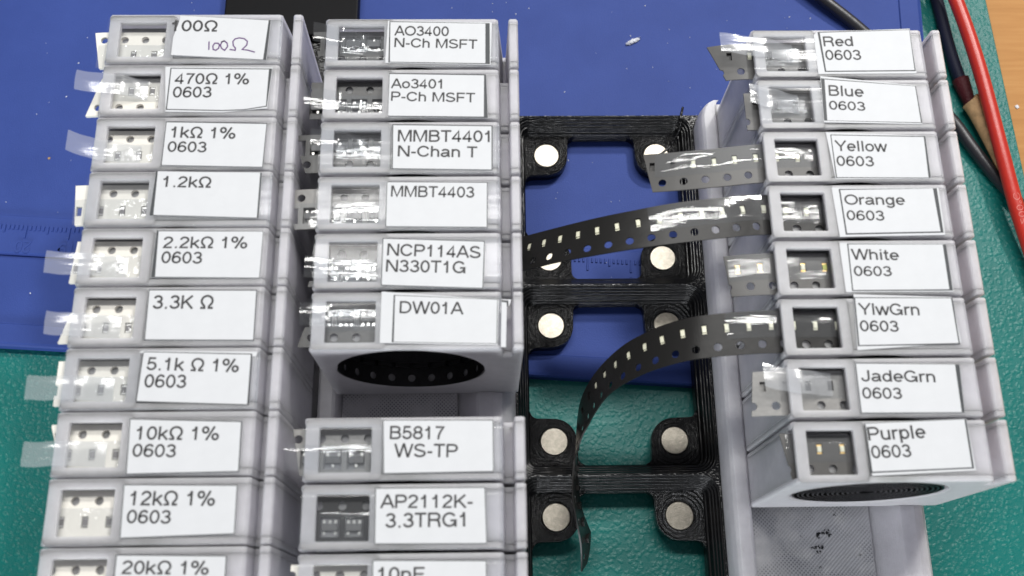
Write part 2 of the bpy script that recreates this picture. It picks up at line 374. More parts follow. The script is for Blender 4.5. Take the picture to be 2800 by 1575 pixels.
def lettering(lines, z, wd=.135):
    """lines: (text, left baseline point, right baseline point, cap height); ribbons laid on height z"""
    V, F = [], []; k = 0
    for s, a, b, h in lines:
        x = 0.0; v0 = []; f0 = []
        for ch in s:
            adv, st = GL[ch]
            for q in st:
                k += 1; ribbon([(px_+x, py_) for px_, py_ in q], wd, v0, f0, (k % 5)*.004)
            x += adv
        x0 = min(v[0] for v in v0); x1 = max(v[0] for v in v0); base = len(V)
        a = Vector((a[0], a[1])); b = Vector((b[0], b[1])); d = b-a; L = d.length; d.normalize(); n = Vector((-d.y, d.x)); kx = L/(x1-x0)
        for vx, vy, vz in v0:
            p_ = a+d*((vx-x0)*kx)+n*(vy*h); V.append((p_.x, p_.y, z+vz))
        F += [tuple(i+base for i in f) for f in f0]
    return V, F
random.seed(4)
H = 44.7        # height of the cartridge tops above the magnets
# ================================================================== setting: desk and mats
GZ, BZ = -6.0, -3.0
me = mesh('desk', [(-500, -400, -8.2), (500, -400, -8.2), (500, 500, -8.2), (-500, 500, -8.2)], [(0, 1, 2, 3)])
tag(obj('desk', me, M['wood']), kind='structure')
bm = plate('desk_mat', [[(-420, -330), (104.6, -330), (104.4, -120), (103.8, 8), (102.6, 60), (102, 130), (100, 420), (-420, 420)]], -8.1, GZ, .3)
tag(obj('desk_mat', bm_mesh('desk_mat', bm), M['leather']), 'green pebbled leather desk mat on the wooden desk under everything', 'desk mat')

# blue silicone mat: local x along its lower edge, y away from it
bx = empty('soldering_mat', (-5.8, -40.5, BZ)); bx.rotation_euler.z = math.radians(-3.9)
tag(bx, 'blue silicone work mat with an embossed ruler along its lower border', 'work mat')
def blue_body():
    prof = [(0.0, -2.9), (0.0, -.5), (.35, -.12), (.9, 0), (5.0, 0), (5.25, -.35), (5.6, -.4), (20.8, -.5), (21.0, -.95), (21.5, -1.0), (21.8, -.15), (22.2, 0), (31.0, 0), (31.25, -.35), (31.7, -.4), (260, -.4)]
    xs = [-330, -10, 40, 76.9, 77.2, 77.4, 82.0, 82.7, 83.0, 83.0]
    V, F = [], []
    for x, k in zip(xs, [0, 0, 0, 0, 1, 2, 2, 3, 4, 5]):
        for (y, z) in prof:
            zz = z
            if k == 2: zz = max(z, 0) if y > .5 else z
            if k == 3: zz = min(z, -.12)
            if k == 4: zz = min(z, -.5)
            if k == 5: zz = -2.9
            V.append((x, y, zz))
    n = len(prof)
    for i in range(len(xs)-1):
        for j in range(n-1): F.append((i*n+j, (i+1)*n+j, (i+1)*n+j+1, i*n+j+1))
    return mesh('mat_body', V, F)
obj('mat_body', blue_body(), M['blue'], bx)
V, F = [], []
def bar(V, F, x0, y0, x1, y1, z0, z1):
    b = len(V); e = .12
    V += [(x0, y0, z0), (x1, y0, z0), (x1, y1, z0), (x0, y1, z0), (x0+e, y0+e, z1), (x1-e, y0+e, z1), (x1-e, y1-e, z1), (x0+e, y1-e, z1)]
    F += [(b+4, b+5, b+6, b+7), (b, b+1, b+5, b+4), (b+1, b+2, b+6, b+5), (b+2, b+3, b+7, b+6), (b+3, b, b+4, b+7)]
for k in range(-150, 70):
    L = 3.2 if k % 10 == 0 else (1.9 if k % 5 == 0 else 1.2)
    bar(V, F, k-.27, 28.8-L, k+.27, 28.8, -.05, .32)
tag(obj('ruler_tick', mesh('ruler_tick', V, F), M['blue'], bx), kind='stuff')
for k in range(-14, 6):                       # numbers read from the far side of the mat
    s = str(7-k)
    if 7-k < 1: continue
    V, F = lettering([(s, (k*10+.95*len(s), 25.0), (k*10-.95*len(s), 25.0), 2.9)], .12, .17)
    bmn = bmesh.new(); vv = [bmn.verts.new(v) for v in V]
    for f in F:
        try: bmn.faces.new([vv[i] for i in f])
        except ValueError: pass
    r = bmesh.ops.extrude_face_region(bmn, geom=bmn.faces[:])
    for g in r['geom']:
        if isinstance(g, bmesh.types.BMVert): g.co.z -= .35
    obj('ruler_number', bm_mesh('ruler_number', bmn), M['blue'], bx)

# ================================================================== black base plate with magnets
bp = empty('base_plate', (0, 0, 0)); tag(bp, 'black 3D printed grid base plate with round magnets under the grey racks', 'base plate')
def cell_frame(cx, cy):
    bm = bmesh.new(); N = 5
    levels = [(4.65, .12, 3.9), (2.5, 2.15, 1.85), (.7, 2.15, 1.85), (0, 2.85, 1.15), (-3.0, 2.85, 1.15)]
    rings = []
    for z, ins, r in levels:
        rings.append([bm.verts.new((cx+x, cy+y, z)) for x, y in rrect(-21+ins, -21+ins, 21-ins, 21-ins, r, N)])
    for a, b in zip(rings, rings[1:]):
        for k in range(len(a)): bm.faces.new((a[k], a[(k+1) % len(a)], b[(k+1) % len(b)], b[k]))
    out = [bm.verts.new((cx+x, cy+y, 4.65)) for x, y in ((21, 21), (-21, 21), (-21, -21), (21, -21))]
    a = rings[0]; m = N+1
    for q in range(4):
        for k in range(m-1): bm.faces.new((out[q], a[q*m+k], a[q*m+k+1]))
        bm.faces.new((out[q], a[q*m+m-1], a[((q+1) % 4)*m], out[(q+1) % 4]))
    return bm
cells = [(ix*42, iy*42) for ix in (-2, -1, 0, 1) for iy in (0, -1, -2)]
V, F = [], []
for cx, cy in cells:
    bm = cell_frame(cx, cy); bm.verts.index_update(); b = len(V)
    V += [tuple(v.co) for v in bm.verts]; F += [tuple(v.index+b for v in f.verts) for f in bm.faces]; bm.free()
def skirt(x0, y0, x1, y1):
    b = len(V); V.extend([(x0, y0, 4.65), (x1, y1, 4.65), (x1, y1, -3), (x0, y0, -3)]); F.append((b, b+1, b+2, b+3))
skirt(-105, 21, 63, 21); skirt(-105, 21, -105, -105); skirt(63, 21, 63, -105); skirt(-105, -105, 63, -105)
obj('frame', mesh('frame', V, F), M['black'], bp)
def boss_outline(h=3.25):
    w_ = 18.15; pts = []
    c = 13.0; R = 4.95
    pts.append((w_, w_)); pts.append((6.4, w_))
    pts += [(6.4+1.55*math.sin(a), w_-.15-1.55*(1-math.cos(a))) for a in [math.radians(t) for t in (15, 40, 65, 85)]]
    pts += [(c+R*math.cos(math.radians(t)), c+R*math.sin(math.radians(t))) for t in range(180, 271, 10)]
    pts += [(w_-.15-1.55*(1-math.cos(a)), 6.4+1.55*math.sin(a)) for a in [math.radians(t) for t in (85, 65, 40, 15)]]
    pts.append((w_, 6.4))
    return pts
bossme = bm_mesh('boss', plate('boss', [[(x-13, y-13) for x, y in boss_outline()], circ(0, 0, 3.12, 40)], -3.0, -.02)); bossme.materials.append(M['boss'])
floorme = bm_mesh('boss_floor', plate('boss_floor', [circ(0, 0, 3.3, 24)], -2.9, -2.2)); floorme.materials.append(M['black'])
bm = plate('magnet', [circ(0, 0, 2.98, 48)], -2.1, -.05, .18); magme = bm_mesh('magnet', bm); magme.materials.append(M['magnet'])
for p_ in magme.polygons: p_.use_smooth = abs(p_.normal.z) < .9
for iy in (0, -1, -2):
    for sx in (-1, 1):
        for sy in (1, -1):
            if iy == -2 and sy == -1: continue
            x, y = 13*sx, iy*42+13*sy
            b = obj('magnet_boss', bossme, None, bp, (x, y, 0)); b.rotation_euler.z = {(1, 1): 0, (-1, 1): math.pi/2, (-1, -1): math.pi, (1, -1): -math.pi/2}[(sx, sy)]
            f_ = obj('socket_floor', floorme, None, b)
            m_ = obj('magnet', magme, None, bp, (x, y, 0)); m_.rotation_euler = (random.uniform(-.012, .012), random.uniform(-.012, .012), random.uniform(0, 6))
# torn edge of print by the top right corner
V, F = [], []
pts = spline([(19.2, 23.0, 4.9), (18.6, 20.6, 4.8), (18.3, 18.0, 3.2), (16.8, 15.6, .5), (15.0, 13.9, .25), (13.4, 12.7, .3)], 5)
tube('print_string', [tuple(p_) for p_ in pts], .28, 7, M['black'], bp, 1, lambda t: 1.25-.8*abs(t-.3))

# ================================================================== racks
def rack(x0, y1, y0, mat_floor, label):
    e = empty('storage_rack', (x0, y1, 4.8)); tag(e, label, 'rack', 'grey racks plugged into the base plate')
    L = y1-y0
    prof = [(.25, 0), (.45, 4.2), (.9, 6.4), (1.5, 7.2), (3.8, 7.2), (4.4, 6.6), (5.3, 2.3), (29.6, 2.3), (33.4, 6.8), (34.0, 7.2), (36.9, 7.2), (38.8, 6.6), (40.8, 2.6), (41.75, 0)]
    V, F = [], []
    ys = [0, -.6, -1.6, -3.75, -L]
    ins = [3.2, 1.7, .7, 0, 0]
    n = len(prof)
    for y, s in zip(ys, ins):
        for (x, z) in prof:
            xx = x
            if x < 4: xx = max(x, s+x*(1-s/6))
            if x > 38: xx = min(x, 41.75-s+(x-41.75)*.3)
            V.append((xx, y, z))
    for i in range(len(ys)-1):
        for j in range(n-1): F.append((i*n+j, i*n+j+1, (i+1)*n+j+1, (i+1)*n+j))
    F.append(tuple(range(n))[::-1]); F.append(tuple((len(ys)-1)*n+j for j in range(n)))
    obj('tray', mesh('tray', V, F), M['rack'], e)
    obj('tray_floor', mesh('tray_floor', [(5.45, -5, 2.42), (29.4, -5, 2.42), (29.4, -L+.1, 2.42), (5.45, -L+.1, 2.42)], [(0, 3, 2, 1)]), mat_floor, e)
    # back wall
    bm = bmesh.new(); box_bm(bm, 4.0, -4.0, 1.2, 36.5, -.9, 7.1, bev=.5); obj('end_wall', bm_mesh('end_wall', bm), M['rack'], e)
    V, F = [], []                                 # bead of printed dots along both rims
    for xr, amp in ((2.7, .9), (35.4, .9)):
        y = -1.5
        while y > -L+.5:
            x = xr+random.uniform(-amp, amp); r = random.uniform(.16, .34); b = len(V)
            V += [(x-r, y, 7.15), (x, y-r*1.2, 7.15), (x+r, y, 7.15), (x, y+r*1.2, 7.15), (x, y, 7.15+r*.22)]
            F += [(b, b+1, b+4), (b+1, b+2, b+4), (b+2, b+3, b+4), (b+3, b, b+4)]
            y -= random.uniform(.3, .9)
    tag(obj('print_pimple', mesh('print_pimple', V, F), M['rack'], e), kind='stuff')
    return e
rack(-105, 20.9, -104.9, M['floor'], 'grey rack on the base plate carrying the resistor tape cartridges')
rack(-63, 20.9, -104.9, M['floor'], 'grey rack with hatched floor showing between DW01A and B5817 cartridges')
rr_ = rack(21, 20.9, -104.9, M['floor2'], 'grey rack carrying the coloured LED cartridges, stained floor bare below Purple')
SCUFF = [(40.6, -75.8, 1.5), (39.2, -78.6, 1.3), (43.3, -72.0, .4), (47.6, -80.0, .35), (39.3, -82.2, .4)]
def smudge(cx, cy, r, seed):
    random.seed(seed); V, F = [], []
    for k in range(14):
        a = random.uniform(0, 6.28); d = random.uniform(0, r); x = cx+d*math.cos(a); y = cy+d*math.sin(a)*.8; b = len(V); n = 6
        for j in range(n):
            t = 6.28*j/n; q = random.uniform(.06, .7)*r*.45; V.append((x+q*math.cos(t), y+q*math.sin(t), 7.24+.012*k))
        F.append(tuple(range(b, b+n)))
    return V, F
for i, (x, y, r) in enumerate(SCUFF):
    V, F = smudge(x, y, r, 11+i); tag(obj('scuff_flake', mesh('scuff_flake', [(a-21, b-20.9, c-4.8) for a, b, c in V], F), M['charcoal'], rr_), kind='stuff')

# ================================================================== tapes
def strip_mesh(name, fn, sa, sb, hole_s, ps, pt0, pt1, th=.35, pd=.7, holes=True, cuts=(), nofloor=False, notch=True):
    """carrier tape in tape space: s along, t 0..8 across (sprocket holes at t=1.75), then bent by fn(s,t,h)."""
    def uniq(a):
        a = sorted(a); o = [a[0]]
        for x in a[1:]:
            if x-o[-1] > .04: o.append(x)
        return o
    per = [-1, -.5, 0, .5, 1, (2-ps), 2, 2+ps] if ps else [-1, -.5, 0, .5, 1, 2]
    per = uniq([((x+1) % 4)-1 for x in per])+[3]
    ts = uniq([0, .75, 1.25, 1.75, 2.25, 2.75, pt0, (pt0+pt1)/2, pt1, 7.5, 8])
    k0 = math.floor((sa-hole_s-3)/4); k1 = math.ceil((sb-hole_s+1)/4)
    bm = bmesh.new(); cache = {}
    def vt(s, t):
        k = (round(s, 3), round(t, 3))
        if k not in cache: cache[k] = bm.verts.new((s, t, 0))
        return cache[k]
    pockets = []
    for k in range(k0, k1+1):
        o = hole_s+4*k
        for a, b in zip(per, per[1:]):
            for c, d in zip(ts, ts[1:]):
                ms, mt = (a+b)/2, (c+d)/2
                if holes and -1 < ms < 1 and .75 < mt < 2.75: continue
                dm = abs(((ms-2+2) % 4)-2)
                if ps and dm < ps and pt0 < mt < pt1: continue
                bm.faces.new((vt(o+a, c), vt(o+b, c), vt(o+b, d), vt(o+a, d)))
        if holes:
            sq = [(-1, .75), (-.5, .75), (0, .75), (.5, .75), (1, .75), (1, 1.25), (1, 1.75), (1, 2.25), (1, 2.75), (.5, 2.75), (0, 2.75), (-.5, 2.75), (-1, 2.75), (-1, 2.25), (-1, 1.75), (-1, 1.25)]
            ci = [vt(o+.76*math.cos(math.atan2(y-1.75, x)), 1.75+.76*math.sin(math.atan2(y-1.75, x))) for x, y in sq]
            so = [vt(o+x, y) for x, y in sq]
            for j in range(16): bm.faces.new((so[j], so[(j+1) % 16], ci[(j+1) % 16], ci[j]))
        if ps: pockets.append(o+2); 
    def cut(co, no):
        bmesh.ops.bisect_plane(bm, geom=bm.verts[:]+bm.edges[:]+bm.faces[:], plane_co=co, plane_no=no, clear_outer=True, dist=1e-4)
    cut((sa, 0, 0), (-1, 0, 0)); cut((sb, 0, 0), (1, 0, 0))
    for co, no in cuts: cut((*co, 0), (*no, 0))
    r = bmesh.ops.extrude_face_region(bm, geom=bm.faces[:])
    for g in r['geom']:
        if isinstance(g, bmesh.types.BMVert): g.co.z = -th
    bmesh.ops.recalc_face_normals(bm, faces=bm.faces)
    if ps and not nofloor:
        for p_ in pockets:
            if p_-ps < sa+.1 or p_+ps > sb-.1 or any((p_-co[0])*no[0]+(5.2-co[1])*no[1] > -.8 for co, no in cuts): continue
            e = .02
            q = [(p_-ps-e, pt0-e), (p_+ps+e, pt0-e), (p_+ps+e, pt1+e), (p_-ps-e, pt1+e)]
            tp = [bm.verts.new((x, y, -.03)) for x, y in q]; lo = [bm.verts.new((x, y, -pd)) for x, y in q]
            for j in range(4): bm.faces.new((tp[j], tp[(j+1) % 4], lo[(j+1) % 4], lo[j]))
            bm.faces.new(lo)
    for v in bm.verts: v.co = Vector(fn(v.co.x, v.co.y, v.co.z))
    for v in bm.verts: v.co *= S
    me = bpy.data.meshes.new(name); bm.to_mesh(me); bm.free()
    ok = [p_ for p_ in pockets if sa+ps+.1 < p_ < sb-ps-.1 and not any((p_-co[0])*no[0]+(5.2-co[1])*no[1] > -.8 for co, no in cuts)]
    return me, ok
def flat_fn(x0, yc, z, up, sag=0.0):
    sg = -1 if up else 1        # holes on the far side when up
    def fn(s, t, h): return (x0+s, yc+sg*(t-4), z+h+sag*math.sin((t)/8*math.pi)+(.0 if s > 0 else -.02*s*s))
    return fn
def path_fn(pts, wid, res=14, side=1):
    P = spline(pts, res); Wd = spline(wid, res); acc = [0]
    for a, b in zip(P, P[1:]): acc.append(acc[-1]+(b-a).length)
    def fn(s, t, h):
        s = max(0, min(acc[-1]-1e-4, s)); lo = 0; hi = len(acc)-1
        while hi-lo > 1:
            m_ = (lo+hi)//2
            if acc[m_] <= s: lo = m_
            else: hi = m_
        f = (s-acc[lo])/(acc[lo+1]-acc[lo]); p_ = P[lo].lerp(P[lo+1], f)
        def tan(i): return (P[min(i+1, len(P)-1)]-P[max(i-1, 0)]).normalized()
        T = tan(lo).lerp(tan(lo+1), f).normalized(); Wv = Wd[lo].lerp(Wd[lo+1], f); Wv = (Wv-T*Wv.dot(T)).normalized()
        Nn = T.cross(Wv)*side
        return tuple(p_+Wv*(t-4)+Nn*h)
    return fn, acc[-1]
def component(kind, fn, s, parent, flip=False):
    """a part lying in a pocket, boxes given in tape space and bent with the tape"""
    bm = bmesh.new()
    j = lambda a: random.uniform(-a, a)
    ds, dt = j(.05), j(.06)
    if kind == 'resistor':
        box_bm(bm, s-.4+ds, 4.45+dt, -.55, s+.4+ds, 6.05+dt, -.1, 0); box_bm(bm, s-.41+ds, 4.44+dt, -.56, s+.41+ds, 4.72+dt, -.09, 1); box_bm(bm, s-.41+ds, 5.78+dt, -.56, s+.41+ds, 6.06+dt, -.09, 1)
        mats = [M['resistor'], M['solder']]; nm = 'chip_resistor'
    elif kind in ('led', 'led_yellow', 'led_gold'):
        box_bm(bm, s-.38+ds, 4.75+dt, -.62, s+.38+ds, 5.75+dt, -.02, 0, .06); box_bm(bm, s-.4+ds, 4.45+dt, -.64, s+.4+ds, 4.8+dt, -.22, 1); box_bm(bm, s-.4+ds, 5.7+dt, -.64, s+.4+ds, 6.05+dt, -.22, 1)
        mats = [M['led_yellow'] if kind == 'led_yellow' else M['led'], M['gold'] if kind != 'led' else M['led']]; nm = 'led_chip'
    else:
        c = 5.3
        box_bm(bm, s-1.3+ds, c-.62+dt, -.75, s+1.3+ds, c+.62+dt, -.05, 0, .08)
        for x, y in ((-.95, -1), (.95, -1), (0, 1)) if kind == 'sot3' else ((-.95, -1), (0, -1), (.95, -1), (-.95, 1), (.95, 1)):
            ya = c+y*.6+dt; yb = c+y*1.22+dt
            box_bm(bm, s+x-.2+ds, min(ya, yb), -.7, s+x+.2+ds, max(ya, yb), -.5, 1)
        mats = [M['chip'], M['solder']]; nm = 'transistor_chip'
    for v in bm.verts: v.co = Vector(fn(v.co.x, v.co.y, v.co.z))
    me = bm_mesh(nm, bm)
    for m_ in mats: me.materials.append(m_)
    return obj(nm, me, None, parent)
def film_sheet(name, fn, sa, sb, ta, tb, h, parent, mat='film', wav=.10, seed=0, ns=None):
    ns = ns or max(4, int((sb-sa)/.7)); nt_ = 10; V, F = [], []
    for i in range(ns+1):
        s = sa+(sb-sa)*i/ns
        for k in range(nt_+1):
            t = ta+(tb-ta)*k/nt_
            e = math.sin(math.pi*k/nt_)
            z = h+wav*(noise.noise(Vector((s*.13, t*.55, seed*7.3)))*.9+.8*e**.5)
            V.append(fn(s, t, z))
    for i in range(ns):
        for k in range(nt_): F.append((i*(nt_+1)+k, (i+1)*(nt_+1)+k, (i+1)*(nt_+1)+k+1, i*(nt_+1)+k+1))
    return obj(name, mesh(name, V, F, True), M[mat], parent)
def spiral_coil(name, cx, cz, y0, y1, r0, r1, turns, mat, parent, th=.32, xlim=13.2):
    V, F = [], []; N = int(44*turns)
    for i in range(N+1):
        a = 2*math.pi*turns*i/N+2.0; r = r0+(r1-r0)*i/N+.05*math.sin(a*1.7)
        for rr, y in ((r, y0), (r, y1), (r-th, y1), (r-th, y0)):
            x, z = cx+rr*math.cos(a), cz+rr*math.sin(a)
            V.append((x, y, min(z, -2.2-(r0-r)*.3+(0 if rr == r else -th)) if x < xlim else z))
    for i in range(N):
        for k in range(4): F.append((i*4+k, i*4+(k+1) % 4, (i+1)*4+(k+1) % 4, (i+1)*4+k))
    return obj(name, mesh(name, V, F), mat, parent)

# ================================================================== cartridges
WID = 37.7
def body_mesh(win, hw, sd=14.2):
    """one printed cartridge, local origin at its lower left edge on the rack; win = window in local x,y"""
    x0, x1, y0, y1 = win; zt = H-11.0
    def side(z_left=True):
        return [(0.5, 0), (0, .5), (0, zt-.5), (.5, zt), (33.2, zt), (33.8, zt-.35), (33.8+.078*sd, zt-sd), (35.9-.028*sd, zt-sd), (35.9, zt-.4), (36.15, zt), (37.4, zt), (37.75, zt-.5), (37.55, .6), (37.0, 0)]
    hole = circ(16.9, 19.35, 13.85, 64)
    bms = []
    def slab(loops, ya, yb, bev=0):
        b = plate('s', loops, ya, yb, bev)
        for v in b.verts: v.co = Vector((v.co.x, -v.co.z, v.co.y))     # (x, z) outline -> upright; y = -thickness axis
        bms.append(b)
    # front wall (towards -y), back wall and the open middle
    slab([side(), hole], 4.22, hw, .28)
    slab([side()], -hw, -4.32, .28)
    mid = [(0.5, 0), (0, .5), (0, zt-3.4), (x0-.2, zt-3.1), (x1+.2, zt-3.1), (x1+.2, zt-.02), (33.15, zt-.02), (33.8, zt-.35), (33.8+.078*sd, zt-sd), (35.9-.028*sd, zt-sd), (35.9, zt-.4), (36.15, zt-.02), (37.4, zt-.02), (37.75, zt-.5), (37.55, .6), (37.0, 0)]
    cav = []
    for k in range(96):
        a = 2*math.pi*k/96; x = 16.9+14.05*math.cos(a); z = 19.35+(14.05 if math.sin(a) < 0 else 14.4)*math.sin(a)
        cav.append((x, min(z, zt-3.6 if x < x1+1.6 else zt-.75)))
    slab([mid, cav], -4.31, 4.21, 0)
    V, F = [], []
    for b in bms:
        b.verts.index_update(); o = len(V); V += [tuple(v.co) for v in b.verts]; F += [tuple(v.index+o for v in f.verts) for f in b.faces]; b.free()
    me = mesh('body', V, F); return me
def frame_mesh(win):
    x0, x1, y0, y1 = win; zt = H-11.0
    bm = plate('window_frame', [rrect(.25, -5.2, x1+1.9, 5.2, .7, 4), rrect(x0, y0, x1, y1, .25, 3)], zt-1.25, zt+.02, .1)
    return bm_mesh('window_frame', bm)
COLS = {'L': dict(x=-100.75, y=16.4, p=11.32, win=(2.3, 11.3)), 'M': dict(x=-58.45, y=15.45, p=11.37, win=(2.6, 11.5)), 'R': dict(x=25.35, y=12.85, p=11.19, win=(2.3, 10.55))}
_bodies = {}
for c_, d in COLS.items():
    w4 = (d['win'][0], d['win'][1], -3.95, 3.75)
    _bodies[c_] = (body_mesh(w4, {'L': 5.52, 'M': 5.40, 'R': 5.30}[c_]), frame_mesh(w4), body_mesh(w4, {'L': 5.52, 'M': 5.40, 'R': 5.30}[c_], 5.0)); [m_.materials.append(M['body']) for m_ in _bodies[c_]]
